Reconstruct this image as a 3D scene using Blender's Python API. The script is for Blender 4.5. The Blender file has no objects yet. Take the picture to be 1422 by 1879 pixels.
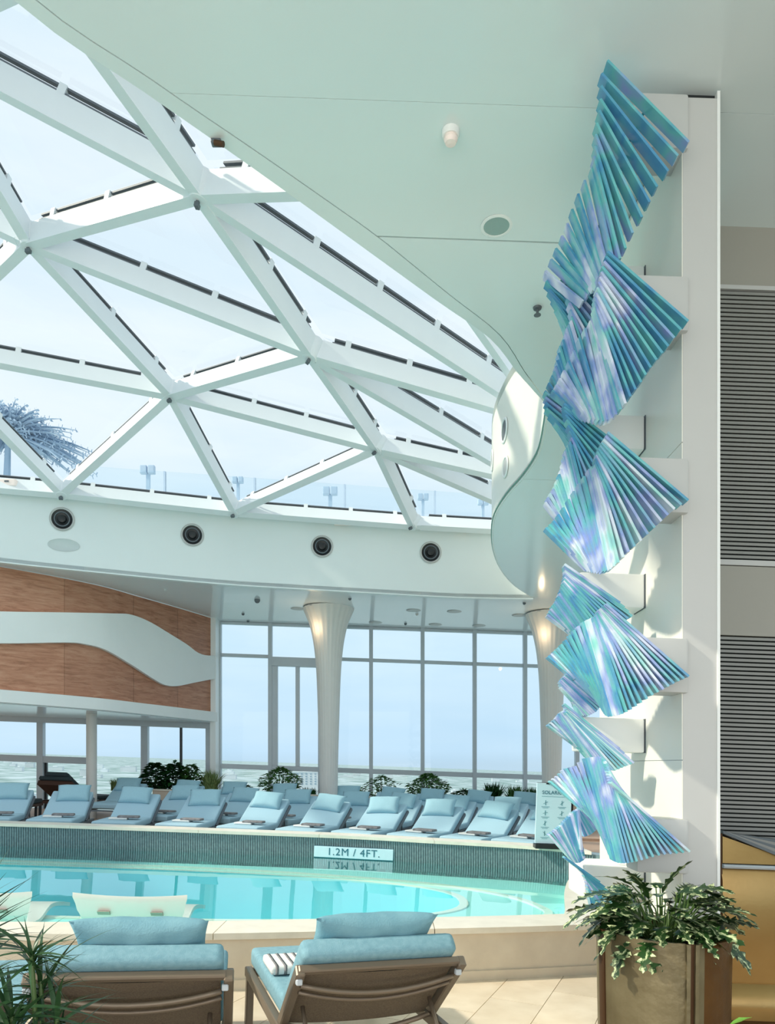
import bpy, bmesh, math, random
from mathutils import Vector, Matrix, noise
from mathutils.geometry import tessellate_polygon
random.seed(7)
SC = bpy.context.scene
COL = SC.collection
R = math.radians

# ------------------------------------------------------------------ camera
F = 1357.0            # focal length in pixels of the 1422 x 1879 frame
EYE = 1.6
HZ = 1404.2           # image row of the eye level at the frame's centre column
cam = bpy.data.cameras.new('camera'); camo = bpy.data.objects.new('camera', cam); COL.objects.link(camo)
camo.location = (0, 0, EYE); camo.rotation_euler = (R(90), 0, 0)
cam.sensor_fit = 'VERTICAL'; cam.sensor_height = 36; cam.lens = 36 * F / 1879
cam.shift_y = (HZ - 939.5) / 1879; cam.clip_end = 60000; cam.clip_start = .05
SC.camera = camo
# ------------------------------------------------------------------ light
SKY_STRENGTH = 1.0
SUN_DIR = Vector((-.78, -.14, .61)).normalized()
sun = bpy.data.lights.new('sun', 'SUN'); suno = bpy.data.objects.new('sun', sun); COL.objects.link(suno)
sun.energy = 3.4; sun.angle = R(2.5); sun.color = (1, .92, .76)
suno.rotation_euler = SUN_DIR.to_track_quat('Z', 'Y').to_euler(); suno.location = SUN_DIR * 30
def area(name, loc, rot, sx, sy, e, col):   # unseen fill lights added behind the camera to brighten the interior
    l = bpy.data.lights.new(name, 'AREA'); l.shape = 'RECTANGLE'; l.size = sx; l.size_y = sy; l.energy = e; l.color = col
    o = bpy.data.objects.new(name, l); COL.objects.link(o); o.location = loc; o.rotation_euler = rot; return o
area('rear_fill_light', (-1, -5, 2.6), (R(96), 0, 0), 13, 3.6, 210, (1, .92, .86))
area('ceiling_fill_light', (-2.2, -2.6, .4), (R(152), 0, 0), 10, 5.5, 310, (1, .88, .78))
SC.view_settings.view_transform = 'Standard'; SC.view_settings.look = 'None'
SC.view_settings.gamma = 1; SC.view_settings.use_curve_mapping = False
SC.view_settings.exposure = 0.24
SC.cycles.max_bounces = 10; SC.cycles.diffuse_bounces = 6; SC.cycles.transparent_max_bounces = 24
SC.cycles.sample_clamp_indirect = 8
SC.cycles.caustics_reflective = False; SC.cycles.caustics_refractive = False

def rgb(r, g, b):
    f = lambda c: (c/255/12.92) if c/255 <= .04045 else ((c/255+.055)/1.055)**2.4
    return (f(r), f(g), f(b), 1)

wd = bpy.data.worlds.new('sky'); SC.world = wd; wd.use_nodes = True
nt = wd.node_tree; nt.nodes.clear()
def N(nt, t, **k):
    n = nt.nodes.new(t)
    for a, v in k.items():
        if a.startswith('i_'):
            key = a[2:]; key = int(key) if key.isdigit() else key.replace('_', ' ')
            n.inputs[key].default_value = v
        else: setattr(n, a, v)
    return n
def ramp(nt, stops, interp='LINEAR'):
    n = nt.nodes.new('ShaderNodeValToRGB'); e = n.color_ramp.elements; n.color_ramp.interpolation = interp
    while len(e) > 1: e.remove(e[-1])
    e[0].position, e[0].color = stops[0]
    for p, c in stops[1:]:
        x = e.new(p); x.color = c
    return n
tc = N(nt, 'ShaderNodeTexCoord')
mp = N(nt, 'ShaderNodeMapping'); mp.inputs['Scale'].default_value = (1, 1, 5)
nz = N(nt, 'ShaderNodeTexNoise', i_Scale=2.2, i_Detail=6, i_Roughness=.55)
sep = N(nt, 'ShaderNodeSeparateXYZ')
rz = ramp(nt, [(0, rgb(188, 210, 226)), (.02, rgb(196, 220, 238)), (.16, rgb(200, 224, 240)), (.4, rgb(224, 234, 241)), (1, rgb(228, 236, 243))])
cl = ramp(nt, [(.35, (.90, .96, 1, 1)), (.62, (1.05, 1.04, 1.03, 1))])
mul = N(nt, 'ShaderNodeMixRGB', blend_type='MULTIPLY', i_Fac=1)
bg = N(nt, 'ShaderNodeBackground', i_Strength=SKY_STRENGTH)
out = N(nt, 'ShaderNodeOutputWorld')
L = nt.links.new
L(tc.outputs['Generated'], mp.inputs[0]); L(mp.outputs[0], nz.inputs['Vector']); L(tc.outputs['Generated'], sep.inputs[0])
L(sep.outputs['Z'], rz.inputs[0]); L(nz.outputs[0], cl.inputs[0]); L(rz.outputs[0], mul.inputs[1]); L(cl.outputs[0], mul.inputs[2])
L(mul.outputs[0], bg.inputs[0]); L(bg.outputs[0], out.inputs[0])

# ------------------------------------------------------------------ materials
MATS = {}
def mat(name, base, rough=.5, metal=0, spec=.5, coat=0, noise_amt=0, nscale=8, base2=None, bump=0, bscale=60, stretch=None, coords='Object', rand=0, lo=.3, hi=.7):
    if name in MATS: return MATS[name]
    m = bpy.data.materials.new(name); m.use_nodes = True; nt = m.node_tree; b = nt.nodes['Principled BSDF']
    b.inputs['Base Color'].default_value = base; b.inputs['Roughness'].default_value = rough
    b.inputs['Metallic'].default_value = metal; b.inputs['Specular IOR Level'].default_value = spec
    b.inputs['Coat Weight'].default_value = coat; b.inputs['Coat Roughness'].default_value = .08
    L = nt.links.new
    tc = N(nt, 'ShaderNodeTexCoord'); src = tc.outputs[coords]
    if stretch:
        mp = N(nt, 'ShaderNodeMapping'); mp.inputs['Scale'].default_value = stretch; L(src, mp.inputs[0]); src = mp.outputs[0]
    n = N(nt, 'ShaderNodeTexNoise', i_Scale=nscale, i_Detail=5); L(src, n.inputs['Vector'])
    b2 = base2 or tuple(c*.8 for c in base[:3])+(1,)
    rp = ramp(nt, [(lo, base), (hi, b2 if (base2 or noise_amt) else base)]); L(n.outputs[0], rp.inputs[0])
    if noise_amt and not base2:
        mx = N(nt, 'ShaderNodeMixRGB', i_Fac=noise_amt); mx.inputs[1].default_value = base; L(rp.outputs[0], mx.inputs[2]); col = mx.outputs[0]
    else: col = rp.outputs[0]
    if rand:
        oi = N(nt, 'ShaderNodeObjectInfo'); hs = N(nt, 'ShaderNodeHueSaturation'); ma = N(nt, 'ShaderNodeMapRange')
        ma.inputs['To Min'].default_value = 1-rand; ma.inputs['To Max'].default_value = 1+rand
        L(oi.outputs['Random'], ma.inputs[0]); L(ma.outputs[0], hs.inputs['Value']); L(col, hs.inputs['Color']); col = hs.outputs[0]
    L(col, b.inputs['Base Color'])
    if bump:
        n2 = N(nt, 'ShaderNodeTexNoise', i_Scale=bscale, i_Detail=3); L(src, n2.inputs['Vector'])
        bp = N(nt, 'ShaderNodeBump', i_Strength=bump, i_Distance=.01); L(n2.outputs[0], bp.inputs['Height']); L(bp.outputs[0], b.inputs['Normal'])
    MATS[name] = m; return m

WHITE = mat('white_paint', rgb(238, 240, 238), .4, noise_amt=.12, nscale=3)
FASCIA = mat('fascia_satin', rgb(232, 238, 237), .3, noise_amt=.1, nscale=2)
CEIL = mat('mint_gloss_ceiling', rgb(222, 233, 233), .16, spec=.6, noise_amt=.1, nscale=1.2)
FARCEIL = mat('white_gloss_ceiling', rgb(228, 234, 236), .13, spec=.6, noise_amt=.1, nscale=1)
TAUPE = mat('taupe_panel', rgb(160, 157, 148), .45, noise_amt=.2, nscale=2)
CREAM = mat('cream_lacquer', rgb(238, 236, 226), .35, noise_amt=.1, nscale=2)
GREY = mat('pale_grey_paint', rgb(194, 194, 192), .4, noise_amt=.1, nscale=3)
BEAM = mat('beam_white', rgb(232, 238, 240), .4, noise_amt=.12, nscale=4)
GASKET = mat('dark_gasket', rgb(98, 106, 112), .5, noise_amt=.4)
DARK = mat('black_metal', rgb(28, 32, 34), .4, noise_amt=.3)
ALU = mat('grey_aluminium', rgb(196, 204, 210), .4, noise_amt=.15)
GROOVE = mat('groove_shadow_gap', rgb(120, 160, 152), .7, noise_amt=.1)
STONE = mat('pale_stone_coping', rgb(240, 232, 216), .35, base2=rgb(228, 220, 204), nscale=7, bump=.05)
CURB = mat('cream_curb_stone', rgb(222, 210, 190), .5, base2=rgb(210, 197, 178), nscale=5, bump=.08)
TILE = mat('beige_floor_tile', rgb(232, 218, 196), .38, base2=rgb(216, 200, 176), nscale=5, rand=.05, bump=.04, coords='Object')
GROUT = mat('grout', rgb(170, 155, 135), .8, noise_amt=.3)
DECK = mat('tan_deck', rgb(190, 160, 138), .6, base2=rgb(172, 140, 118), nscale=10, stretch=(1, 12, 1))
RIB = mat('slate_mosaic_tile', rgb(128, 150, 154), .3, base2=rgb(98, 120, 126), nscale=30)
POOL = mat('turquoise_pool_plaster', rgb(118, 222, 230), .6, noise_amt=.15, nscale=2)
SHELF = mat('light_turquoise_ledge', rgb(178, 242, 236), .6, noise_amt=.1, nscale=2)
STRIPE = mat('pool_edge_stripe', rgb(236, 238, 222), .5, noise_amt=.1)
FABRIC = mat('aqua_blue_fabric', rgb(166, 200, 216), .85, noise_amt=.25, nscale=90, bump=.15, bscale=300)
PILLOWM = mat('aqua_pillow_fabric', rgb(154, 194, 208), .8, noise_amt=.25, nscale=60, bump=.15, bscale=300)
TEAL = mat('teal_canvas', rgb(134, 174, 186), .85, base2=rgb(116, 158, 172), nscale=40, bump=.3, bscale=250)
TEALP = mat('teal_pillow_canvas', rgb(128, 172, 184), .8, base2=rgb(104, 150, 166), nscale=8, bump=.25, bscale=120)
SLING = mat('brown_mesh_sling', rgb(118, 104, 86), .75, base2=rgb(92, 80, 66), nscale=140, bump=.4, bscale=400)
FRAMEM = mat('taupe_bronze_frame', rgb(128, 114, 98), .4, metal=.35, noise_amt=.3)
FRAMED = mat('slate_grey_frame', rgb(110, 118, 126), .5, noise_amt=.3)
BROWN = mat('dark_brown_wicker', rgb(74, 46, 34), .6, noise_amt=.5, nscale=60)
BLKC = mat('charcoal_cushion', rgb(46, 60, 64), .8, noise_amt=.3)
TOWEL = mat('grey_towel', rgb(150, 150, 152), .9, base2=rgb(108, 104, 106), nscale=20, bump=.3)
TOWELW = mat('white_towel', rgb(226, 228, 226), .9, noise_amt=.2, nscale=30, bump=.3)
SEAT = mat('white_moulded_plastic', rgb(252, 234, 226), .35, noise_amt=.08)
SLOT = mat('slot_grey', rgb(176, 166, 152), .6, noise_amt=.1)
SLAT = mat('grey_slat', rgb(142, 142, 138), .4, noise_amt=.25, nscale=6)
SLATBK = mat('slat_backing', rgb(34, 40, 38), .7, noise_amt=.2)
BRONZE = mat('brushed_bronze', rgb(186, 152, 98), .28, metal=.85, base2=rgb(170, 134, 82), nscale=2, stretch=(1, 1, 1.5), bump=.04, bscale=40)
BRONZED = mat('dark_bronze', rgb(84, 58, 36), .4, metal=.5, noise_amt=.4)
POTL = mat('hammered_khaki_metal', rgb(128, 118, 90), .42, metal=.5, base2=rgb(108, 98, 72), nscale=6, bump=.5, bscale=16)
POTR = mat('hammered_brown_metal', rgb(108, 74, 32), .42, metal=.5, base2=rgb(86, 56, 20), nscale=5, bump=.5, bscale=18)
SOIL = mat('dark_soil', rgb(34, 28, 22), .9, noise_amt=.5, nscale=50)
LEAFD = mat('dark_green_leaf', rgb(44, 92, 42), .4, base2=rgb(24, 62, 34), nscale=14, rand=.25)
LEAFM = mat('mid_green_leaf', rgb(86, 128, 62), .45, base2=rgb(52, 96, 44), nscale=14, rand=.25)
LEAFY = mat('straw_green_grass', rgb(142, 156, 98), .5, base2=rgb(104, 128, 74), nscale=14)
LEAFV = mat('variegated_leaf', rgb(30, 58, 24), .35, base2=rgb(186, 198, 150), nscale=24, rand=.3, stretch=(2, 1, 2), lo=.50, hi=.60)
LEAFS = mat('palm_leaf', rgb(48, 84, 46), .4, base2=rgb(24, 48, 34), nscale=5)
LEAFG = mat('fresh_green_leaf', rgb(110, 160, 60), .4, base2=rgb(70, 120, 40), nscale=8)
STEM = mat('green_stem', rgb(70, 98, 44), .5, noise_amt=.3)
TREEB = mat('hazy_blue_foliage', rgb(146, 172, 198), .8, base2=rgb(176, 198, 216), nscale=2)  # bluish haze is put into the foliage colour
SIGNB = mat('pale_aqua_sign', rgb(208, 232, 242), .4, noise_amt=.05)
INK = mat('deep_teal_ink', rgb(30, 104, 122), .5, noise_amt=.1)
INKP = mat('soft_teal_ink', rgb(112, 160, 172), .6, noise_amt=.1)
GROUND = mat('distant_ground', rgb(172, 190, 196), .95, base2=rgb(104, 134, 130), nscale=.02, coords='Object', lo=.4, hi=.6)  # uniform pale blue-grey stands in for distance haze
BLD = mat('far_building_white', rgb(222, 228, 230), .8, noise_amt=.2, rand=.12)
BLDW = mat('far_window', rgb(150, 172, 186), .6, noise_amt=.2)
PLANTER = mat('cream_planter_panel', rgb(226, 208, 188), .5, base2=rgb(212, 192, 172), nscale=4)
COLM = mat('ribbed_column_finish', rgb(222, 218, 212), .4, noise_amt=.1)
HAZEB = mat('haze_tinted_fitting', rgb(190, 208, 226), .6, noise_amt=.1)  # pale blue tint paints haze onto the roof fittings

def wood_mat():
    m = bpy.data.materials.new('warm_oak_veneer'); m.use_nodes = True; nt = m.node_tree; b = nt.nodes['Principled BSDF']; L = nt.links.new
    tc = N(nt, 'ShaderNodeTexCoord'); mp = N(nt, 'ShaderNodeMapping'); mp.inputs['Scale'].default_value = (1.2, 1.2, 9)
    n = N(nt, 'ShaderNodeTexNoise', i_Scale=2.2, i_Detail=9, i_Roughness=.65, i_Distortion=.6)
    n3 = N(nt, 'ShaderNodeTexNoise', i_Scale=.9, i_Detail=2)
    rp = ramp(nt, [(.3, rgb(150, 98, 72)), (.5, rgb(184, 128, 100)), (.7, rgb(200, 150, 122))])
    oi = N(nt, 'ShaderNodeObjectInfo'); hs = N(nt, 'ShaderNodeHueSaturation'); ma = N(nt, 'ShaderNodeMapRange'); ma.inputs['To Min'].default_value = .93; ma.inputs['To Max'].default_value = 1.07
    L(tc.outputs['Object'], mp.inputs[0]); L(mp.outputs[0], n.inputs['Vector']); L(n.outputs[0], rp.inputs[0])
    L(oi.outputs['Random'], ma.inputs[0]); L(ma.outputs[0], hs.inputs['Value']); L(rp.outputs[0], hs.inputs['Color']); L(hs.outputs[0], b.inputs['Base Color'])
    b.inputs['Roughness'].default_value = .4; return m
WOOD = wood_mat()

def glass_mat(name, tint, ior=1.45, rough=0.0, gl=1.0, wave=0, wscale=3):
    m = bpy.data.materials.new(name); m.use_nodes = True; nt = m.node_tree; nt.nodes.clear(); L = nt.links.new
    o = N(nt, 'ShaderNodeOutputMaterial'); mx = N(nt, 'ShaderNodeMixShader'); t = N(nt, 'ShaderNodeBsdfTransparent'); t.inputs[0].default_value = tint
    g = N(nt, 'ShaderNodeBsdfGlossy'); g.inputs['Roughness'].default_value = rough; g.inputs[0].default_value = (1, 1, 1, 1)
    fr = N(nt, 'ShaderNodeLayerWeight', i_Blend=.5); pw = N(nt, 'ShaderNodeMath', operation='POWER'); pw.inputs[1].default_value = 5
    f0 = ((ior-1)/(ior+1))**2; ma = N(nt, 'ShaderNodeMath', operation='MULTIPLY_ADD'); ma.inputs[1].default_value = (1-f0)*gl; ma.inputs[2].default_value = f0
    L(fr.outputs['Facing'], pw.inputs[0]); L(pw.outputs[0], ma.inputs[0]); L(ma.outputs[0], mx.inputs[0]); L(t.outputs[0], mx.inputs[1]); L(g.outputs[0], mx.inputs[2]); L(mx.outputs[0], o.inputs[0])
    if wave:
        tc = N(nt, 'ShaderNodeTexCoord'); n = N(nt, 'ShaderNodeTexNoise', i_Scale=wscale, i_Detail=2); bp = N(nt, 'ShaderNodeBump', i_Strength=wave, i_Distance=.02)
        L(tc.outputs['Object'], n.inputs['Vector']); L(n.outputs[0], bp.inputs['Height']); L(bp.outputs[0], g.inputs['Normal']); L(bp.outputs[0], fr.inputs['Normal'])
    return m
GLASS = glass_mat('clear_glazing', (.93, .965, .97, 1), 1.25)
RAILGLASS = glass_mat('pale_screen_glass', (.95, .98, .99, 1), 1.3)
WATER = glass_mat('pool_water', (.84, .99, .99, 1), 1.36, gl=.78, wave=.05, wscale=2.2)

def blade_mat():
    m = bpy.data.materials.new('dichroic_acrylic'); m.use_nodes = True; nt = m.node_tree; b = nt.nodes['Principled BSDF']; L = nt.links.new
    tc = N(nt, 'ShaderNodeTexCoord'); oi = N(nt, 'ShaderNodeObjectInfo')
    n = N(nt, 'ShaderNodeTexNoise', i_Scale=2.2, i_Detail=3, i_Roughness=.55); L(tc.outputs['Object'], n.inputs['Vector'])
    a = N(nt, 'ShaderNodeMath', operation='MULTIPLY'); a.inputs[1].default_value = .34; L(oi.outputs['Random'], a.inputs[0])
    s = N(nt, 'ShaderNodeMath', operation='ADD'); L(a.outputs[0], s.inputs[0])
    k = N(nt, 'ShaderNodeMath', operation='MULTIPLY_ADD'); k.inputs[1].default_value = 1.5; k.inputs[2].default_value = -.45; L(n.outputs[0], k.inputs[0]); L(k.outputs[0], s.inputs[1])
    rp = ramp(nt, [(0, rgb(70, 158, 152)), (.2, rgb(96, 182, 184)), (.32, rgb(72, 142, 188)), (.44, rgb(104, 186, 188)), (.54, rgb(136, 158, 212)), (.64, rgb(214, 222, 238)), (.74, rgb(150, 212, 206)), (.86, rgb(100, 160, 204)), (1, rgb(72, 120, 190))])
    L(s.outputs[0], rp.inputs[0]); L(rp.outputs[0], b.inputs['Base Color'])
    b.inputs['Roughness'].default_value = .25; b.inputs['Metallic'].default_value = 0; b.inputs['Coat Weight'].default_value = .5
    return m
BLADE = blade_mat()
BLADE_EDGE = mat('blade_edge_teal', rgb(30, 110, 122), .3, noise_amt=.2)

# ------------------------------------------------------------------ helpers
SL = -0.0355          # the deck falls 2 degrees towards starboard (the right)
def lv(x): return SL * x
TILT = Matrix.Rotation(-math.atan(SL), 4, 'Y')
def W(px, py, d):     # a pixel read off the photo at a known depth -> world point
    return Vector(((px-711)/F*d, d, EYE + (HZ-py)*d/F))
def G(px, d, zr):     # column px, depth d, height zr above eye level
    x = (px-711)/F*d
    return Vector((x, d, EYE+zr+lv(x)))
def P(x, y, zr): return Vector((x, y, EYE+zr+lv(x)))

class MB:
    def __init__(s): s.v = []; s.f = []; s.m = []
    def add(s, vs, fs, mi=0):
        o = len(s.v); s.v += [Vector(p) for p in vs]; s.f += [tuple(i+o for i in f) for f in fs]; s.m += [mi]*len(fs); return s
    def hexa(s, p, mi=0):
        return s.add(p, [(0, 3, 2, 1), (4, 5, 6, 7), (0, 1, 5, 4), (1, 2, 6, 5), (2, 3, 7, 6), (3, 0, 4, 7)], mi)
    def box(s, x0, x1, y0, y1, z0, z1, mi=0, M=None):
        p = [Vector(q) for q in ((x0, y0, z0), (x1, y0, z0), (x1, y1, z0), (x0, y1, z0), (x0, y0, z1), (x1, y0, z1), (x1, y1, z1), (x0, y1, z1))]
        if M is not None: p = [M @ q for q in p]
        return s.hexa(p, mi)
    def rbox(s, x0, x1, y0, y1, z0, z1, r=.02, seg=2, mi=0, M=None):
        bm = bmesh.new(); bmesh.ops.create_cube(bm, size=1)
        for v in bm.verts: v.co = Vector(((x0+x1)/2+v.co.x*(x1-x0), (y0+y1)/2+v.co.y*(y1-y0), (z0+z1)/2+v.co.z*(z1-z0)))
        bmesh.ops.bevel(bm, geom=bm.edges[:], offset=r, segments=seg, profile=.6, affect='EDGES')
        bm.verts.index_update()
        vs = [(M @ v.co) if M is not None else v.co.copy() for v in bm.verts]
        s.add(vs, [[v.index for v in f.verts] for f in bm.faces], mi); bm.free(); return s
    def tube(s, pts, r, n=8, mi=0, cap=True):
        pts = [Vector(p) for p in pts]; rr = r if isinstance(r, (list, tuple)) else [r]*len(pts); o = len(s.v)
        up = None
        for i, p in enumerate(pts):
            t = (pts[min(i+1, len(pts)-1)]-pts[max(i-1, 0)]).normalized()
            if up is None: up = Vector((0, 0, 1)) if abs(t.z) < .9 else Vector((1, 0, 0))
            a = t.cross(up).normalized(); b = a.cross(t).normalized(); up = b
            for k in range(n):
                w = 2*math.pi*k/n; s.v.append(p+(a*math.cos(w)+b*math.sin(w))*rr[i])
        for i in range(len(pts)-1):
            for k in range(n):
                s.f.append((o+i*n+k, o+i*n+(k+1) % n, o+(i+1)*n+(k+1) % n, o+(i+1)*n+k)); s.m.append(mi)
        if cap:
            s.f.append(tuple(o+k for k in range(n))[::-1]); s.m.append(mi)
            s.f.append(tuple(o+(len(pts)-1)*n+k for k in range(n))); s.m.append(mi)
        return s
    def bar(s, a, b, w, h, up=Vector((0, 0, 1)), mi=0, off=0):   # box beam from a to b, width w, its top `off` along up, hanging h below
        a = Vector(a); b = Vector(b); t = (b-a).normalized(); sd = t.cross(up).normalized()*(w/2); u = sd.cross(t).normalized()
        if u.dot(up) < 0: u = -u
        p = []
        for z in (off-h, off):
            for q, k in ((a, -1), (b, -1), (b, 1), (a, 1)): p.append(q+sd*k+u*z)
        return s.hexa(p, mi)
    def lathe(s, prof, c, n=24, mi=0, rib=0, ribn=0):
        o = len(s.v); c = Vector(c)
        for (r, z) in prof:
            for k in range(n):
                w = 2*math.pi*k/n; q = r*(1+(rib*math.cos(w*ribn) if ribn else 0))
                s.v.append(c+Vector((q*math.cos(w), q*math.sin(w), z)))
        for i in range(len(prof)-1):
            for k in range(n):
                s.f.append((o+i*n+k, o+i*n+(k+1) % n, o+(i+1)*n+(k+1) % n, o+(i+1)*n+k)); s.m.append(mi)
        return s
    def prism(s, poly, z0, z1, mi=0, level=True, mi_top=None):      # poly of (x, y); z heights relative to eye
        f = (lambda x, y, z: P(x, y, z)) if level else (lambda x, y, z: Vector((x, y, z)))
        n = len(poly); o = len(s.v)
        s.v += [f(x, y, z0) for x, y in poly]+[f(x, y, z1) for x, y in poly]
        for a, b, c in tessellate_polygon([[Vector((x, y, 0)) for x, y in poly]]):
            s.f.append((o+a, o+b, o+c)); s.m.append(mi); s.f.append((o+n+c, o+n+b, o+n+a)); s.m.append(mi if mi_top is None else mi_top)
        for i in range(n):
            j = (i+1) % n; s.f.append((o+i, o+j, o+n+j, o+n+i)); s.m.append(mi)
        return s
    def build(s, name, mats, parent=None, smooth=False, local=False, auto=False):
        me = bpy.data.meshes.new(name); mats = mats if isinstance(mats, (list, tuple)) else [mats]
        off = Vector((0, 0, 0))
        if parent is not None and not local:
            q = parent
            while q is not None: off += q.location; q = q.parent
        me.from_pydata([v-off for v in s.v], [], s.f)
        for m in mats: me.materials.append(m)
        if len(mats) > 1: me.polygons.foreach_set('material_index', s.m)
        bm = bmesh.new(); bm.from_mesh(me); bmesh.ops.recalc_face_normals(bm, faces=bm.faces[:]); bm.to_mesh(me); bm.free()
        if smooth:
            me.polygons.foreach_set('use_smooth', [True]*len(me.polygons))
            if auto: me.set_sharp_from_angle(angle=R(35))
        o = bpy.data.objects.new(name, me); COL.objects.link(o)
        if parent is not None: o.parent = parent
        return o

def empty(name, loc, head=None, tilt=True):
    o = bpy.data.objects.new(name, None); COL.objects.link(o); o.location = loc; o.empty_display_size = .1
    if head is not None:
        M = Matrix.Rotation(head, 4, 'Z')
        if tilt: M = TILT @ M
        o.rotation_euler = M.to_euler()
    return o
def tag(o, label=None, cat=None, group=None, kind=None):
    if label: o['label'] = label
    if cat: o['category'] = cat
    if group: o['group'] = group
    if kind: o['kind'] = kind
    return o
def copy_tree(o, parent=None):
    c = o.copy(); COL.objects.link(c); c.parent = parent
    for ch in o.children: copy_tree(ch, c)
    return c
def place(o, loc, head, tilt=True):
    o.location = loc; M = Matrix.Rotation(head, 4, 'Z')
    if tilt: M = TILT @ M
    o.rotation_euler = M.to_euler()
def interp(xs, ys, x):
    if x <= xs[0]: return ys[0]+(ys[1]-ys[0])*(x-xs[0])/(xs[1]-xs[0])
    for i in range(len(xs)-1):
        if x <= xs[i+1]: return ys[i]+(ys[i+1]-ys[i])*(x-xs[i])/(xs[i+1]-xs[i])
    return ys[-1]+(ys[-1]-ys[-2])*(x-xs[-1])/(xs[-1]-xs[-2])
def smooth_curve(pts, n=6, closed=False):        # Catmull-Rom through tuples
    P_ = [Vector(p) for p in pts]; out = []; m = len(P_)
    rng = range(m if closed else m-1)
    for i in rng:
        p0 = P_[(i-1) % m] if closed else P_[max(i-1, 0)]; p1 = P_[i]; p2 = P_[(i+1) % m]; p3 = P_[(i+2) % m] if closed else P_[min(i+2, m-1)]
        for k in range(n):
            t = k/n
            out.append(.5*((2*p1)+(p2-p0)*t+(2*p0-5*p1+4*p2-p3)*t*t+(3*p1-p0-3*p2+p3)*t**3))
    if not closed: out.append(P_[-1])
    return out
def resample(pts, n):
    pts = [Vector(p) for p in pts]; d = [0]
    for a, b in zip(pts, pts[1:]): d.append(d[-1]+(b-a).length)
    res = []
    for i in range(n):
        t = d[-1]*i/(n-1); j = 0
        while j < len(d)-2 and d[j+1] < t: j += 1
        u = (t-d[j])/max(d[j+1]-d[j], 1e-9); res.append(pts[j].lerp(pts[j+1], u))
    return res
def offset2(pts, w):                             # offset an open 2D polyline to its right
    out = []
    for i, p in enumerate(pts):
        a = pts[max(i-1, 0)]; b = pts[min(i+1, len(pts)-1)]; t = (Vector(b)-Vector(a)).normalized()
        ww = w[i] if isinstance(w, list) else w
        out.append(Vector((p[0]+t.y*ww, p[1]-t.x*ww)))
    return out

C = 3.10        # ceiling above eye level
TOP = 4.35      # top of the ring wall round the dome opening
DK = -1.25      # far deck

# ================================================================== STRUCTURE
# ---- opening in the ceiling
edge_px = [((-1.54, 3.05)), (-1.135, 3.45), (-.714, 3.86), (-.23, 4.35), (.32, 4.91), (.74, 5.33), (1.02, 5.78), (1.20, 6.05), (1.34, 6.29), (1.42, 6.74), (1.47, 7.27),
           (1.435, 7.82), (1.35, 8.38), (1.31, 9.03), (1.36, 9.65), (1.50, 10.5), (1.755, 11.5), (2.15, 12.5), (2.62, 13.3)]
near_ext = [(-6.4, -1.2), (-4.6, -.6), (-3.2, .3), (-2.4, 1.3), (-2.05, 2.2)]  # unseen stretch of the opening, shaped to let sun reach the pillar
e1 = smooth_curve(near_ext+edge_px, 4)
far_edge = smooth_curve([(2.62, 13.3), (1.3, 13.4), (-.11, 13.3), (-1.5, 13.18), (-2.98, 13.0), (-4.7, 12.55), (-6.3, 12.05), (-8.2, 11.2), (-10, 9.8), (-11.2, 7.5), (-11.4, 4.5), (-10.5, 1.5), (-8.5, -.5), (-6.4, -1.2)], 4)
hole = [tuple(p) for p in e1[:-1]]+[tuple(p) for p in far_edge[:-1]]
RIMW = []
nE = len(e1)
for p in e1:
    RIMW.append(interp([0, 3.0, 3.6, 4.35, 5], [.06, .068, .085, .125, .13], p.y) if p.y < 4.4 else max(.012, .13-(p.y-4.4)*.058))
inner = offset2(e1, RIMW)
def ceiling_strip():
    mb = MB()
    o = 0
    for i in range(nE-1):
        a, b, c, d = e1[i], e1[i+1], inner[i+1], inner[i]
        mb.hexa([P(a.x, a.y, C), P(b.x, b.y, C), P(c.x, c.y, C), P(d.x, d.y, C), P(a.x, a.y, C+.06), P(b.x, b.y, C+.06), P(c.x, c.y, C+.06), P(d.x, d.y, C+.06)])
    return mb
ceil = ceiling_strip().build('ceiling', CEIL); tag(ceil, kind='structure')
g = .007
grv = offset2(e1, [w+g for w in RIMW])
def cut_y(poly, y):   # index of first vertex beyond y
    for i, p in enumerate(poly):
        if p.y > y: return i
    return len(poly)-1
def xat(poly, y):
    i = cut_y(poly, y); a, b = poly[i-1], poly[i]; t = (y-a.y)/(b.y-a.y); return a.x+(b.x-a.x)*t
seams = [3.45, 4.34, 7.88]
XR = 6.5
def cpanel(y0, y1, name='ceiling_panel', x1=XR, m=CEIL):
    i0 = cut_y(grv, y0); i1 = cut_y(grv, y1)
    pts = [(xat(grv, y0), y0)]+[(p.x, p.y) for p in grv[i0:i1]]+[(xat(grv, y1), y1), (x1, y1), (x1, y0)]
    return MB().prism(pts, C, C+.06).build(name, m, ceil)
grv = [p for p in grv if p.y > -1.15]
cpanel(-1.1, seams[0]-.0012); cpanel(seams[0]+.0012, seams[1]-g)
cpanel(seams[1]+g, seams[2]-.003, x1=XR); cpanel(seams[2]+.003, 13.2)
# region behind the camera and left edge
MB().prism([(-12, -4), (XR, -4), (XR, -1.12), (-6.0, -1.12), (-6.4, -1.2), (-8.5, -.5), (-10.5, 1.5), (-11.4, 4.5), (-12, 4.5)], C, C+.06).build('ceiling_panel', CEIL, ceil)
# far ceiling between the far ring wall and the windows
WD = 16.7
fpoly = [(p.x, p.y) for p in far_edge if p.y > 9.5]
fpoly = [(XR, 13.2), (2.62, 13.2)]+fpoly+[(-12, 9.6), (-12, 16.9), (XR, 16.9)]
MB().prism(fpoly, C, C+.06).build('ceiling_panel', FARCEIL, ceil)
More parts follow.
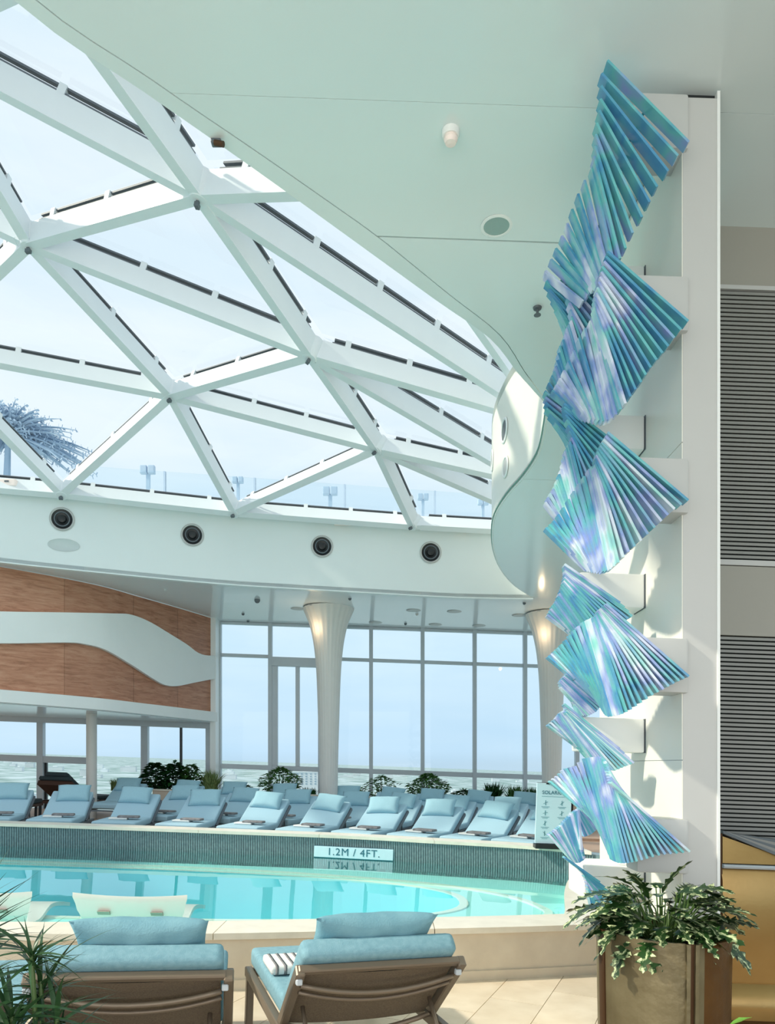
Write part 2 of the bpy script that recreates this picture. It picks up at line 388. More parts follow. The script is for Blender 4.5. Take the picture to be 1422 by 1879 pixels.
# dark backing above the joints
bk = MB()
for i in range(nE-1):
    a, b = grv[max(0, min(i, len(grv)-1))], grv[max(0, min(i+1, len(grv)-1))]
    if (a-b).length < 1e-4: continue
    t = (b-a).normalized(); n_ = Vector((t.y, -t.x))*.03
    bk.hexa([P(*(a-n_), C+.02), P(*(b-n_), C+.02), P(*(b+n_), C+.02), P(*(a+n_), C+.02), P(*(a-n_), C+.03), P(*(b-n_), C+.03), P(*(b+n_), C+.03), P(*(a+n_), C+.03)])
for y in seams:
    bk.hexa([P(xat(grv, y), y-.03, C+.02), P(XR, y-.03, C+.02), P(XR, y+.03, C+.02), P(xat(grv, y), y+.03, C+.02), P(xat(grv, y), y-.03, C+.03), P(XR, y-.03, C+.03), P(XR, y+.03, C+.03), P(xat(grv, y), y+.03, C+.03)])
bk.build('joint_backing', GROOVE, ceil)

# ---- ring wall round the opening
def ring(pts, z0, z1, th, name, m):
    mb = MB(); o = offset2(pts, th)
    for i in range(len(pts)-1):
        a, b, c, d = pts[i], pts[i+1], o[i+1], o[i]
        mb.add([P(a.x, a.y, z0), P(b.x, b.y, z0), P(c.x, c.y, z0), P(d.x, d.y, z0), P(a.x, a.y, z1), P(b.x, b.y, z1), P(c.x, c.y, z1), P(d.x, d.y, z1)],
               [(0, 1, 5, 4), (2, 3, 7, 6), (4, 5, 6, 7), (0, 3, 2, 1)])
    bmx = mb
    return bmx.build(name, m)
wn = ring(e1, C+.003, TOP, .045, 'wall_right', CREAM); tag(wn, kind='structure')
wf = ring([Vector(p[:]) for p in far_edge], C-.02, TOP, .1, 'wall_far', FASCIA); tag(wf, kind='structure')
for ob in (wn, wf):
    bm = bmesh.new(); bm.from_mesh(ob.data); bmesh.ops.remove_doubles(bm, verts=bm.verts[:], dist=1e-4); bm.to_mesh(ob.data); bm.free()
    ob.data.polygons.foreach_set('use_smooth', [True]*len(ob.data.polygons)); ob.data.set_sharp_from_angle(angle=R(40))
# roof deck outside, round the same hole; unseen slab added to block the sun
roof = MB()
full = [Vector((x, y, 0)) for x, y in hole]
outer = [(-13, -4.5), (7, -4.5), (7, 17.2), (-13, 17.2)]
outer_v = [Vector((x, y, 0)) for x, y in outer]
tri = tessellate_polygon([outer_v, full]); allp = outer+hole
n = len(allp)
roof.v += [P(x, y, TOP+.02) for x, y in allp]+[P(x, y, TOP+.1) for x, y in allp]
for a, b, c in tri: roof.f += [(a, b, c), (a+n, c+n, b+n)]; roof.m += [0, 0]
rf = roof.build('ceiling_roof_deck', WHITE); tag(rf, kind='structure')
# small ledge lip on the ring wall top (far side), with boxes
lip = MB(); o1 = [Vector(p[:]) for p in far_edge if p.x > -9 and p.y > 9]; oo = offset2(o1, -.09)
for i in range(len(o1)-1):
    a, b, c, d = o1[i], o1[i+1], oo[i+1], oo[i]
    lip.hexa([P(a.x, a.y, TOP-.06), P(b.x, b.y, TOP-.06), P(c.x, c.y, TOP-.06), P(d.x, d.y, TOP-.06), P(a.x, a.y, TOP+.0), P(b.x, b.y, TOP+.0), P(c.x, c.y, TOP+.0), P(d.x, d.y, TOP+.0)])
tag(lip.build('trim_1', WHITE), kind='structure')

# ---- window wall
mull = [404, 497, 588, 681, 775, 870, 962, 1057, 1152]
def gx(px): return (px-711)/F*WD
def vbar(x, y, z0, z1, w, d, name, m, parent):
    return MB().hexa([P(x-w/2, y-d, z0), P(x+w/2, y-d, z0), P(x+w/2, y, z0), P(x-w/2, y, z0), P(x-w/2, y-d, z1), P(x+w/2, y-d, z1), P(x+w/2, y, z1), P(x-w/2, y, z1)]).build(name, m, parent)
def hbar(x0, x1, y, z, h, d, name, m, parent):
    return MB().hexa([P(x0, y-d, z-h/2), P(x1, y-d, z-h/2), P(x1, y, z-h/2), P(x0, y, z-h/2), P(x0, y-d, z+h/2), P(x1, y-d, z+h/2), P(x1, y, z+h/2), P(x0, y, z+h/2)]).build(name, m, parent)
def pane(x0, x1, y, z0, z1, parent, m=GLASS):
    return MB().add([P(x0, y-.05, z0), P(x1, y-.05, z0), P(x1, y-.05, z1), P(x0, y-.05, z1)], [(0, 1, 2, 3)]).build('pane', m, parent)
w1 = hbar(gx(398), gx(1160), WD, C-.03, .05, .12, 'window_1', ALU, None); tag(w1, kind='structure')
for px in mull: vbar(gx(px), WD, DK, C, .085, .14, 'mullion', ALU, w1)
for i in range(len(mull)-1):
    x0, x1 = gx(mull[i])+.04, gx(mull[i+1])-.04
    if i != 1: hbar(x0, x1, WD, 2.35, .07, .1, 'transom', ALU, w1)
    hbar(x0, x1, WD, -.15, .11, .12, 'sill', ALU, w1)
    pane(x0, x1, WD, 2.38, C, w1); pane(x0, x1, WD, -.1, 2.32, w1); pane(x0, x1, WD, DK, -.2, w1)
# door leaf in second bay
hbar(gx(500), gx(584), WD-.02, 2.24, .2, .14, 'door_head', ALU, w1)
vbar(gx(505), WD-.02, -.1, 2.2, .14, .1, 'door_stile', ALU, w1); vbar(gx(547), WD-.02, -.1, 2.2, .09, .1, 'door_stile', ALU, w1)
# corner post
cp = MB(); xa, xb = gx(395), gx(405)
cp.hexa([P(xa, 16.2, DK), P(xb, 16.2, DK), P(xb, 16.7, DK), P(xa, 16.7, DK), P(xa, 16.2, C), P(xb, 16.2, C), P(xb, 16.7, C), P(xa, 16.7, C)])
tag(cp.build('trim_2', WHITE), kind='structure')
# recess windows to the left
w2 = hbar(-13, gx(398), WD, .76, .16, .2, 'window_2', ALU, None); tag(w2, kind='structure')
for px, w in ((-120, .16), (-20, .12), (78, .14), (168, .12), (268, .15), (388, .2)): vbar(gx(px), WD, DK, .7, w, .14, 'mullion', ALU, w2)
vbar(gx(333), WD, DK, .7, .05, .06, 'dark_post', DARK, w2); vbar(gx(86), WD, DK, -.1, .05, .06, 'dark_post', DARK, w2)
hbar(-11, gx(168), WD-.01, -.14, .15, .12, 'rail', ALU, w2)
for a, b in ((-120, -20), (-20, 78), (78, 168)): pane(gx(a)+.08, gx(b)-.08, WD, -.06, .68, w2); pane(gx(a)+.08, gx(b)-.08, WD, DK, -.2, w2)
pane(gx(168)+.08, gx(268)-.08, WD, DK, .68, w2); pane(gx(268)+.08, gx(333), WD, DK, .68, w2); pane(gx(333), gx(388)-.1, WD, DK, .68, w2)
# soffit of the recess
wc = [(-13, 9.4), (-10, 10.2), (-8, 11.3), (-6.48, 12.37), (-5.35, 13.4), (-4.8, 14.35), (-4.25, 15.4), (-3.83, 16.3)]
wcs = [p for p in smooth_curve(wc, 8)]
sof = MB().prism([(p.x+.02, p.y+.05) for p in wcs]+[(-3.83, 16.7), (-13, 16.7)], .8, .84).build('ceiling_soffit', FARCEIL); tag(sof, kind='structure')

# ---- wood wall with a white wave
def wall_pt(px, py):
    # intersect the column's ray with the wall's plan curve
    b = (px-711)/F
    for i in range(len(wcs)-1):
        a, c = wcs[i], wcs[i+1]; fa = a.x-b*a.y; fc = c.x-b*c.y
        if fa <= 0 <= fc or fc <= 0 <= fa:
            t = fa/(fa-fc); q = a.lerp(c, t); return q.x, q.y
    q = wcs[-1]; return q.x, q.y
def wz(px, py):
    x, y = wall_pt(px, py); return Vector((x, y, EYE+(HZ-py)*y/F))
W3 = MB()
cols = [p for p in wcs]
seamx = [-13, -10.2, -8.6, -7.3, wall_pt(118, 0)[0], wall_pt(245, 0)[0], wall_pt(326, 0)[0], -3.83]
wl = None
for k in range(len(seamx)-1):
    x0, x1 = seamx[k]+.002, seamx[k+1]-.002
    ys = lambda x: interp([p.x for p in wcs], [p.y for p in wcs], x)
    xs = [x0]+[p.x for p in wcs if x0 < p.x < x1]+[x1]; mb = MB()
    for a, b in zip(xs, xs[1:]):
        mb.hexa([P(a, ys(a), 1.04), P(b, ys(b), 1.04), P(b, ys(b)+.05, 1.04), P(a, ys(a)+.05, 1.04), P(a, ys(a), C-.01), P(b, ys(b), C-.01), P(b, ys(b)+.05, C-.01), P(a, ys(a)+.05, C-.01)])
    if wl is None:
        wl = mb.build('wall_left', WOOD); tag(wl, kind='structure')
    else: mb.build('veneer_panel', WOOD, wl)
# white band below
mb = MB(); wA = [Vector((p.x, p.y)) for p in wcs]; wB = offset2(wA, .1); wD_ = offset2(wA, -.02)
for i in range(len(wA)-1):
    a, b, c, d = wB[i], wB[i+1], wD_[i+1], wD_[i]
    mb.hexa([P(*a, .82), P(*b, .82), P(*c, .82), P(*d, .82), P(*a, 1.03), P(*b, 1.03), P(*c, 1.03), P(*d, 1.03)])
tag(mb.build('trim_3', WHITE), kind='structure')
top = [(-400, 1100), (-150, 1118), (0, 1123.5), (101, 1125), (203, 1127), (236, 1129), (270, 1142), (304, 1162), (338, 1183), (358, 1198), (375, 1203.5), (396, 1203.5)]
bot = [(-400, 1170), (-150, 1178), (0, 1181.5), (118, 1180), (152, 1183), (189, 1193), (236, 1220), (270, 1242), (297, 1257), (321, 1259.5), (354, 1253), (396, 1245)]
tx = [p[0] for p in top]; bx_ = [p[0] for p in bot]
mb = MB(); prev = None
tc_ = [(p.x, p.y) for p in smooth_curve([(a, b) for a, b in top], 5)]; bc_ = [(p.x, p.y) for p in smooth_curve([(a, b) for a, b in bot], 5)]
N_ = 90
for i in range(N_+1):
    px = -150+(546)*i/N_
    yt = interp([p[0] for p in tc_], [p[1] for p in tc_], px); yb = interp([p[0] for p in bc_], [p[1] for p in bc_], px)
    a = wz(px, yt); b = wz(px, yb); nrm = Vector((.07, -.07, 0))
    cur = [b+nrm, a+nrm, a+Vector((0, .01, 0)), b+Vector((0, .01, 0))]
    if prev: mb.hexa([prev[0], cur[0], cur[3], prev[3], prev[1], cur[1], cur[2], prev[2]])
    prev = cur
mb.build('wave_band', WHITE, wl)

# ---- round column by the recess & flared ribbed columns
mb = MB(); c = P(*(G(168, 14.5, 0).xy), DK); mb.lathe([(.1, 0), (.1, 2.1)], c, 20)
t = mb.build('column_round', COLM); tag(t, 'slim round white column between recess windows and dark loungers', 'column', 'support columns')
def flare(px, d, label):
    x = (px-711)/F*d; root = empty('flared_column', P(x, d, DK)); tag(root, label, 'column', 'flared ribbed columns')
    h = C-DK+.0
    prof = [(.17, 0), (.175, .5), (.19, 1.4), (.215, 2.3), (.235, 2.9), (.26, 3.3), (.30, 3.65), (.36, 3.95), (.43, 4.15), (.49, h-.06), (.51, h-.005)]
    pr = [(p.x, p.y) for p in smooth_curve(prof, 4)]
    MB().lathe(pr, P(x, d, DK), 96, rib=.018, ribn=24).build('shaft', COLM, root, smooth=True)
    MB().lathe([(.2, 0), (.2, .06), (.17, .06)], P(x, d, DK), 32).build('base_ring', ALU, root)
    # warm uplight ring hidden in the capital
    l = bpy.data.lights.new('capital_lamp', 'POINT'); l.energy = 2.5; l.color = (1, .72, .42); l.shadow_soft_size = .05
    lo = bpy.data.objects.new('capital_lamp', l); COL.objects.link(lo); lo.location = P(x-.32, d-.42, C-.5)
    lamp = MB(); lamp.rbox(x-.36, x-.28, d-.40, d-.34, 0, .03, .008); 
    for v in lamp.v: v.z += EYE+C-.035+lv(x)
    lamp.build('downlight', GREY, root)
flare(603, 14.8, 'flared ribbed white column in front of the door bay')
flare(1012, 14.6, 'flared ribbed white column behind the blue sculpture')

# ================================================================== DECKS AND POOL
rimw = smooth_curve([(-9.5, 9.1), (-7.2, 9.6), (-5.1, 9.78), (-3.7, 9.82), (-2, 9.8), (-.51, 9.75), (.62, 9.52), (1.64, 9.3), (2.3, 8.97), (3.2, 8.4)], 10)
nearw = smooth_curve([(-7, 4.9), (-5, 4.95), (-2.7, 5.22), (-1.41, 5.46), (.66, 5.99), (1.49, 6.24)], 8)      # water side of the near coping
near_out = smooth_curve([(-7, 4.5), (-5, 4.6), (-2.5, 4.88), (-1.27, 5.07), (.78, 5.6), (1.66, 5.86), (2.6, 6.15), (4.2, 6.7)], 8)
rightw = smooth_curve([(1.49, 6.24), (1.56, 6.5), (1.77, 7.4), (2.04, 8.3), (2.34, 8.93)], 5)
WZ = -1.25
wpoly = [(p.x, p.y) for p in nearw[:-1]]+[(p.x, p.y) for p in rightw]+[(p.x, p.y) for p in rimw if p.x < 2.25][::-1]
mb = MB(); nn = len(wpoly); mb.v = [P(x, y, WZ) for x, y in wpoly]
for a, b, c in tessellate_polygon([[Vector((x, y, 0)) for x, y in wpoly]]): mb.f.append((a, b, c)); mb.m.append(0)
wat = mb.build('pool_water', WATER); tag(wat, 'clear turquoise pool water mirroring the tall windows', 'water', kind='stuff')
# pool shell: ledge at -1.42 with elliptical basin down to -2.15
cx, cy, ax, ay = -3.6, 7.75, 4.35, 1.42
NB_ = 72
ell = [(cx+ax*math.copysign(abs(math.cos(w))**.8, math.cos(w)), cy+ay*math.copysign(abs(math.sin(w))**.8, math.sin(w))+(cx-(cx+ax*math.cos(w)))*.0) for w in [2*math.pi*i/NB_ for i in range(NB_)]]
def shellpoly(inner_, z):
    big = [Vector((x, y, 0)) for x, y in wpoly]; hl = [Vector((x, y, 0)) for x, y in inner_]
    tri = tessellate_polygon([big, hl]); pts = wpoly+inner_
    m_ = MB(); m_.v = [P(x, y, z) for x, y in pts]
    for a, b, c in tri: m_.f.append((a, b, c)); m_.m.append(0)
    return m_
LZ, BZ = -1.40, -2.1
pool = shellpoly(ell, LZ).build('floor_pool', SHELF); tag(pool, kind='structure')
mb = MB()
for i in range(NB_):
    a, b = ell[i], ell[(i+1) % NB_]
    mb.add([P(*a, LZ), P(*b, LZ), P(*b, BZ), P(*a, BZ)], [(0, 1, 2, 3)])
mb.v += [P(*e, BZ) for e in ell]; o = len(mb.v)-NB_; mb.f.append(tuple(range(o, o+NB_))); mb.m.append(0)
mb.build('basin', POOL, pool)
mb = MB()
for i in range(NB_):
    a, b = Vector(ell[i]), Vector(ell[(i+1) % NB_]); cc = Vector((cx, cy)); ao = a+(a-cc).normalized()*.09; bo = b+(b-cc).normalized()*.09
    mb.hexa([P(*a, LZ), P(*b, LZ), P(*bo, LZ), P(*ao, LZ), P(*a, LZ+.012), P(*b, LZ+.012), P(*bo, LZ+.012), P(*ao, LZ+.012)])
mb.build('step_edge', STRIPE, pool)
# side walls of the shell under the coping
mb = MB()
for i in range(nn):
    a, b = wpoly[i], wpoly[(i+1) % nn]; mb.add([P(*a, LZ), P(*b, LZ), P(*b, -1.2), P(*a, -1.2)], [(0, 1, 2, 3)])
mb.build('side_wall', SHELF, pool)
# second lighter band to the right (shallow steps)
mb = MB(); st = smooth_curve([(-5, 9.45), (-2, 9.4), (.3, 8.9), (1.3, 8.2), (1.62, 7.4), (1.5, 6.9)], 8); so = offset2(st, .08)
for i in range(len(st)-1):
    a, b, c, d = st[i], st[i+1], so[i+1], so[i]
    mb.hexa([P(*a, LZ), P(*b, LZ), P(*c, LZ), P(*d, LZ), P(*a, LZ+.02), P(*b, LZ+.02), P(*c, LZ+.02), P(*d, LZ+.02)])
mb.build('shallow_step_edge', STRIPE, pool)

# near coping stones + curb wall
def span_pts(poly, x0, x1):
    xs = [p.x for p in poly]; ys = [p.y for p in poly]
    inner_ = [p for p in poly if x0 < p.x < x1]
    return [Vector((x0, interp(xs, ys, x0)))]+[Vector(p[:]) for p in inner_]+[Vector((x1, interp(xs, ys, x1)))]
curb = MB(); pts = [Vector(p[:]) for p in near_out]; ins = offset2(pts, -.03); inb = offset2(pts, -.3)
def strip(mb, A, B, z0, z1, mi=0):
    for i in range(len(A)-1):
        a, b, c, d = A[i], A[i+1], B[i+1], B[i]
        mb.hexa([P(*a, z0), P(*b, z0), P(*c, z0), P(*d, z0), P(*a, z1), P(*b, z1), P(*c, z1), P(*d, z1)], mi)
strip(curb, ins, inb, -1.6, -1.245)
cb = curb.build('wall_pool_curb', CURB); tag(cb, kind='structure')
bb = MB(); strip(bb, offset2(pts, -.012), ins, -1.6, -1.53); tag(bb.build('baseboard_pool', CURB), kind='structure')
cuts = [-6.6, -4.9, -3.1, -1.2, .35, 1.49]
for a, b in zip(cuts, cuts[1:]):
    A = resample(span_pts(near_out, a+.003, b-.003), 8); B = resample(span_pts(nearw, a+.003, b-.003), 8)
    m_ = MB(); strip(m_, A, B, -1.245, -1.2); m_.build('coping_stone', STONE, cb)
# right deck at coping height, wraps the end of the pool
rp_ = [(p.x, p.y) for p in span_pts(near_out, 1.495, 4.2)]+[(4.2, 9.2)]+[(2.42, 9.0)]+[(p.x, p.y) for p in rightw[::-1]][1:]
MB().prism(rp_, -1.245, -1.2).build('coping_landing', STONE, cb)
# far rim: raised tile wall, coping, ribs
rim = [Vector(p[:]) for p in rimw]
wb = MB(); strip(wb, rim, offset2(rim, -.28), -1.6, -.985); fr = wb.build('wall_pool_rim', RIB); tag(fr, kind='structure')
cuts = [-9.4, -7.6, -5.9, -4.2, -2.5, -.9, .6, 1.9, 2.44]
for a, b in zip(cuts, cuts[1:]):
    A = resample(span_pts(offset2(rim, .04), a+.002, b-.002), 8); B = resample(span_pts(offset2(rim, -.34), a+.002, b-.002), 8)
    m_ = MB(); strip(m_, A, B, -.985, -.945); m_.build('coping_stone', STONE, fr)
rb = resample([(p.x, p.y) for p in rim if -7.5 < p.x < 2.5], 330); rb2 = offset2(rb, .012); mb = MB()
for i in range(len(rb)-1):
    a, b = rb[i], rb[i].lerp(rb[i+1], .62); c, d = offset2([b, rb[i+1]], .014)[0], offset2([a, rb[i+1]], .014)[0]
    mb.hexa([P(*a, -1.36), P(*b, -1.36), P(*c, -1.36), P(*d, -1.36), P(*a, -.99), P(*b, -.99), P(*c, -.99), P(*d, -.99)])
o = mb.build('mosaic_strip', RIB, fr); o['kind'] = 'stuff'
# far deck
fd = MB().prism([(p.x, p.y) for p in offset2(rim, -.3)]+[(6.5, 8.4), (6.5, 16.8), (-13, 16.8), (-13, 9.3)], DK-.05, DK).build('floor_far_deck', DECK); tag(fd, kind='structure')
# near floor: sub-slab and tiles
fl = MB().prism([(-6.5, -3), (6.5, -3), (6.5, 8), (4.2, 6.69)]+[(p.x, p.y) for p in ins[::-1]]+[(-6.5, 4.5)], -1.66, -1.605).build('floor', GROUT); tag(fl, kind='structure')
th = R(23); u = Vector((math.sin(th), math.cos(th))); v = Vector((u.y, -u.x)); tw, tl = .37, .74
o0 = Vector((.863, 5.52))
xs_ = [p.x for p in near_out]; ys_ = [p.y for p in near_out]
for i in range(-9, 7):
    for j in range(-5, 3):
        c = o0+v*(i*tw+tw/2)+u*(j*tl+(i % 2)*tl/2)
        if not (-3.2 < c.x < 3.2 and 2.9 < c.y < 6.6): continue
        q = [c+v*(a*(tw/2-.0025))+u*(b*(tl/2-.0025)) for a, b in ((-1, -1), (1, -1), (1, 1), (-1, 1))]
        lim = [interp(xs_, ys_, p.x)+.04 for p in q]
        if all(p.y > l for p, l in zip(q, lim)): continue
        MB().prism([(p.x, p.y) for p in q], -1.606, -1.6).build('tile', TILE, fl)

# ================================================================== EXTERIOR
gd = MB().hexa([P(-15000, -2000, -46), P(15000, -2000, -46), P(15000, 30000, -46), P(-15000, 30000, -46), P(-15000, -2000, -45), P(15000, -2000, -45), P(15000, 30000, -45), P(-15000, 30000, -45)]).build('floor_distant_ground', GROUND); tag(gd, kind='structure')
random.seed(11)
for k in range(44):
    px = random.choice([random.uniform(5, 390), random.uniform(410, 1040)]); d = 520+k*62
    x = (px-711)/F*d; w = random.uniform(9, 26)*(1 if d < 1500 else 1.8); h = random.uniform(4, 9)*(1 if d < 1500 else 1.6); z0 = P(x, d, -45).z
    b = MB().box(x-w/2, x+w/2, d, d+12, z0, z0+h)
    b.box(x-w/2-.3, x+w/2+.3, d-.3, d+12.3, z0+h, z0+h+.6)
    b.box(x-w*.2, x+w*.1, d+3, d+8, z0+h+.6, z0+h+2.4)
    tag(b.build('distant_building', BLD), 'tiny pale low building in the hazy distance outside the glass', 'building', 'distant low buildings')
def block(px, py0, py1, wpx, d, label):
    a = W(px-wpx/2, py1, d); b = W(px+wpx/2, py0, d); zb = P(a.x, d, -45).z
    root = empty('apartment_block', (0.5*(a.x+b.x), d, zb)); tag(root, label, 'building', 'distant apartment blocks')
    MB().box(a.x, b.x, d, d+15, zb, b.z).build('wall', BLD, root)
    MB().box(a.x-.5, b.x+.5, d-.5, d+15.5, b.z, b.z+.8).build('roof', BLD, root)
    rows = 5; cols_ = 8
    for r_ in range(rows):
        z = b.z-2.2-r_*3
        for c_ in range(cols_):
            x = a.x+(b.x-a.x)*(c_+.5)/cols_; MB().box(x-1.1, x+1.1, d-.25, d+.05, z-.7, z+.8).build('window', BLDW, root)
block(558, 1417, 1440, 66, 900, 'white multi-storey block outside beneath the door bay')
# tall glass wind screen and floodlights on the roof deck beyond the dome
sc_ = empty('glass_wind_screen', P(-2.5, 15.6, TOP+.1)); tag(sc_, 'pale glass wind screen on the roof beyond the dome', 'screen')
for i, x in enumerate([-6.6, -4.7, -2.8, -.9, 1.0]):
    MB().hexa([P(x+.02, 15.6, TOP+.1), P(x+1.88, 15.6, TOP+.1), P(x+1.88, 15.62, TOP+.1), P(x+.02, 15.62, TOP+.1)]+[P(x+.02, 15.6, 6.1-.07*i), P(x+1.88, 15.6, 6.03-.07*i), P(x+1.88, 15.62, 6.03-.07*i), P(x+.02, 15.62, 6.1-.07*i)]).build('screen_panel', RAILGLASS, sc_)
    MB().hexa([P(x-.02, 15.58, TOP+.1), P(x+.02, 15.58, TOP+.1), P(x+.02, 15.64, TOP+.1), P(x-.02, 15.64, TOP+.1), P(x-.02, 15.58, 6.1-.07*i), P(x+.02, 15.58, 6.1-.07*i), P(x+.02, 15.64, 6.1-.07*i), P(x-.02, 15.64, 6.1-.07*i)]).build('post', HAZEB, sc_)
for k, (px, py, nm) in enumerate(((272, 866, 'leftmost'), (437, 884, 'second'), (606, 905, 'third'), (776, 915, 'fourth'), (886, 924, 'rightmost'))):
    d = 16.2; c = W(px, py, d); r_ = empty('floodlight_mast', P(c.x, d, TOP+.1)); s_ = 1.0 if k in (0, 2) else .75
    tag(r_, f'hazy twin floodlight mast on the roof, {nm} of the five behind the dome', 'floodlight', 'floodlight masts on the roof')
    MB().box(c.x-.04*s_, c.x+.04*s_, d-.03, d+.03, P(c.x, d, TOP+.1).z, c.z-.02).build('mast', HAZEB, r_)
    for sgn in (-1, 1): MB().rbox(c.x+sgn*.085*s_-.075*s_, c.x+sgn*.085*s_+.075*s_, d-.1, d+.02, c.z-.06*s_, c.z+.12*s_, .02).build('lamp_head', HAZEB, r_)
# feathery tree on the roof seen through the dome
random.seed(3)
d = 17.0; base = P(-9.0, d, TOP+.1); tr = empty('feathery_tree', base); tag(tr, 'hazy blue feathery tree seen through lower left dome panes', 'tree')
cpt = W(15, 800, d); MB().tube([base, base.lerp(cpt, .5)+Vector((.1, 0, 0)), cpt], [.12, .09, .06], 8).build('trunk', TREEB, tr)
mb = MB()
for k in range(420):
    ang = random.uniform(-.35, 3.5); L_ = random.uniform(.35, 1.75)*(.8 if math.sin(ang) > .5 else 1.05); y_ = random.uniform(-.8, .8); pts_ = []
    for i in range(6):
        t = i/5; pts_.append(cpt+Vector((math.cos(ang)*L_*t, y_*t, math.sin(ang)*L_*t*.75-.3*L_*t*t)))
    mb.tube(pts_, [.05, .045, .04, .03, .02, .008], 3)
    for i in range(1, 6):
        for s_ in (-1, 1):
            dr = Vector((math.cos(ang+s_*.9), random.uniform(-.3, .3), math.sin(ang+s_*.9)-.2))*.2*(1.2-i/6); a = pts_[i]
            mb.add([a, a+dr*.5+Vector((0, 0, .03)), a+dr, a+dr*.5-Vector((0, 0, .03))], [(0, 1, 2, 3)])
o = mb.build('foliage', TREEB, tr); o['kind'] = 'stuff'

# ================================================================== DOME
ND_ = {'1': (375, 318, 7.0), '2': (55, 415, 8.4), '3': (580, 625, 9.1), '4': (318, 705, 10.8), '5': (700, 805, 11.3), '6': (115, 890, 12.25), '7': (435, 925, 12.87), '8': (765, 950, 13.24),
       'A': (981, 868, 11.7), 'B': (1018, 753, 9.6), 'T': (1060, 966, 13.5), 'C': (-170, 25, 6.5), 'D': (80, -110, 5.1), 'E': (720, 300, 6.2), 'H': (-150, 615, 10), 'G': (-450, 170, 8), 'I': (-230, 860, 11.5),
       'J': (-620, 560, 9.2), 'K': (-560, 830, 10.2)}
ND_ = {k: W(*v) for k, v in ND_.items()}
c0 = Vector((-4.2, 7.2, EYE-4.9))
dome = empty('glass_dome', P(-4.2, 7.2, TOP)); tag(dome, 'white triangulated beam dome glazed in clear panes over the pool', 'skylight')
def dn(p): return (p-c0).normalized()
edges = '12 13 23 24 34 35 45 46 47 57 58 67 78 8T 5T 5A AT 3A 3B AB 1B 1E EB 1D DE 1C CD C2 CG 2G GH 2H H4 H6 HI I6 GJ JH JI KI KJ'.split()
for e in edges:
    a, b = ND_[e[0]], ND_[e[1]]; t = (b-a).normalized(); up = (dn(a)+dn(b)).normalized()
    base_e = e in ('67', '78', '8T', 'I6', 'KI')
    bm_ = MB().bar(a, b, .09, .25, up); 
    # inner flange
    bm_.bar(a+t*.05, b-t*.05, .115, .02, up, off=-.235)
    o = bm_.build('beam', BEAM, dome)
    MB().bar(a+t*.22, b-t*.22, .05, .02, up, off=.085).build('gasket', GASKET, o)
    L_ = (b-a).length; n_ = max(2, int(L_/.75)); cm = MB()
    MB().bar(a+t*.2, b-t*.2, .06, .02, up, off=.026).build('glazing_rail', GASKET, o)
    for k in range(n_):
        q = a+t*(L_*(k+.5)/n_); cm.bar(q-t*.035, q+t*.035, .09, .09, up, off=.088)
    cc_ = cm.build('glazing_clips', BEAM, o); cc_['kind'] = 'stuff'
for k, p in ND_.items():
    up = dn(p); M = Matrix.Translation(p) @ up.to_track_quat('Z', 'Y').to_matrix().to_4x4()
    m_ = MB(); m_.lathe([(.0, -.27), (.085, -.265), (.095, -.245), (.095, .0), (.0, .01)], (0, 0, 0), 16)
    m_.v = [M @ q for q in m_.v]; o = m_.build('hub', BEAM, dome, smooth=True, auto=True)
    m_ = MB().box(-.015, .015, -.015, .015, -.30, -.26).box(-.03, .03, -.02, .02, -.33, -.29); m_.v = [M @ q for q in m_.v]; m_.build('sensor', GASKET, o)
tris = '123 234 345 467 475 578 58T 5AT 35A 3BA 13B 1EB 1DE 1CD 1C2 2CG 2GH 2H4 4H6 HI6 GJH JHI JKI'.split()
for t_ in tris:
    p = [ND_[c] for c in t_]; ce = (p[0]+p[1]+p[2])/3; up = dn(ce)
    q = [a+(ce-a).normalized()*.05+up*.09 for a in p]
    MB().add(q, [(0, 1, 2)]).build('pane', GLASS, dome)

# ================================================================== ceiling fittings
def ceil_pt(px, d, zr=C): return G(px, d, zr)
p = G(827, 3.60, C); r_ = empty('smoke_detector', p); tag(r_, 'white round smoke detector on the mint ceiling', 'smoke detector')
MB().lathe([(.0, 0), (.043, 0), (.043, -.022), (.038, -.03), (.0, -.03)], p, 28).build('base', WHITE, r_, smooth=True, auto=True)
MB().lathe([(.03, -.028), (.034, -.045), (.026, -.062), (.0, -.064)], p, 24).build('head', SEAT, r_, smooth=True, auto=True)
p = G(911, 4.22, C); r_ = empty('ceiling_speaker', p); tag(r_, 'round flush grey speaker grille in the mint ceiling', 'speaker')
MB().lathe([(.072, .0), (.09, -.001), (.09, -.004), (.074, -.006), (.072, 0)], p, 36).build('trim_ring', WHITE, r_, smooth=True, auto=True)
MB().lathe([(.0, -.003), (.073, -.003)], p, 36).build('grille', mat('speaker_grille', rgb(150, 176, 172), .6, noise_amt=.4, nscale=300), r_)
p = G(986, 4.95, C); r_ = empty('sprinkler_head', p); tag(r_, 'dark sprinkler head on the mint ceiling beside the sculpture', 'sprinkler')
MB().lathe([(.0, 0), (.03, 0), (.026, -.012), (.01, -.014), (.009, -.04), (.0, -.04)], p, 16).build('body', GASKET, r_, smooth=True, auto=True)
MB().lathe([(.0, -.05), (.024, -.05), (.024, -.053), (.0, -.054)], p, 12).build('deflector', GASKET, r_)
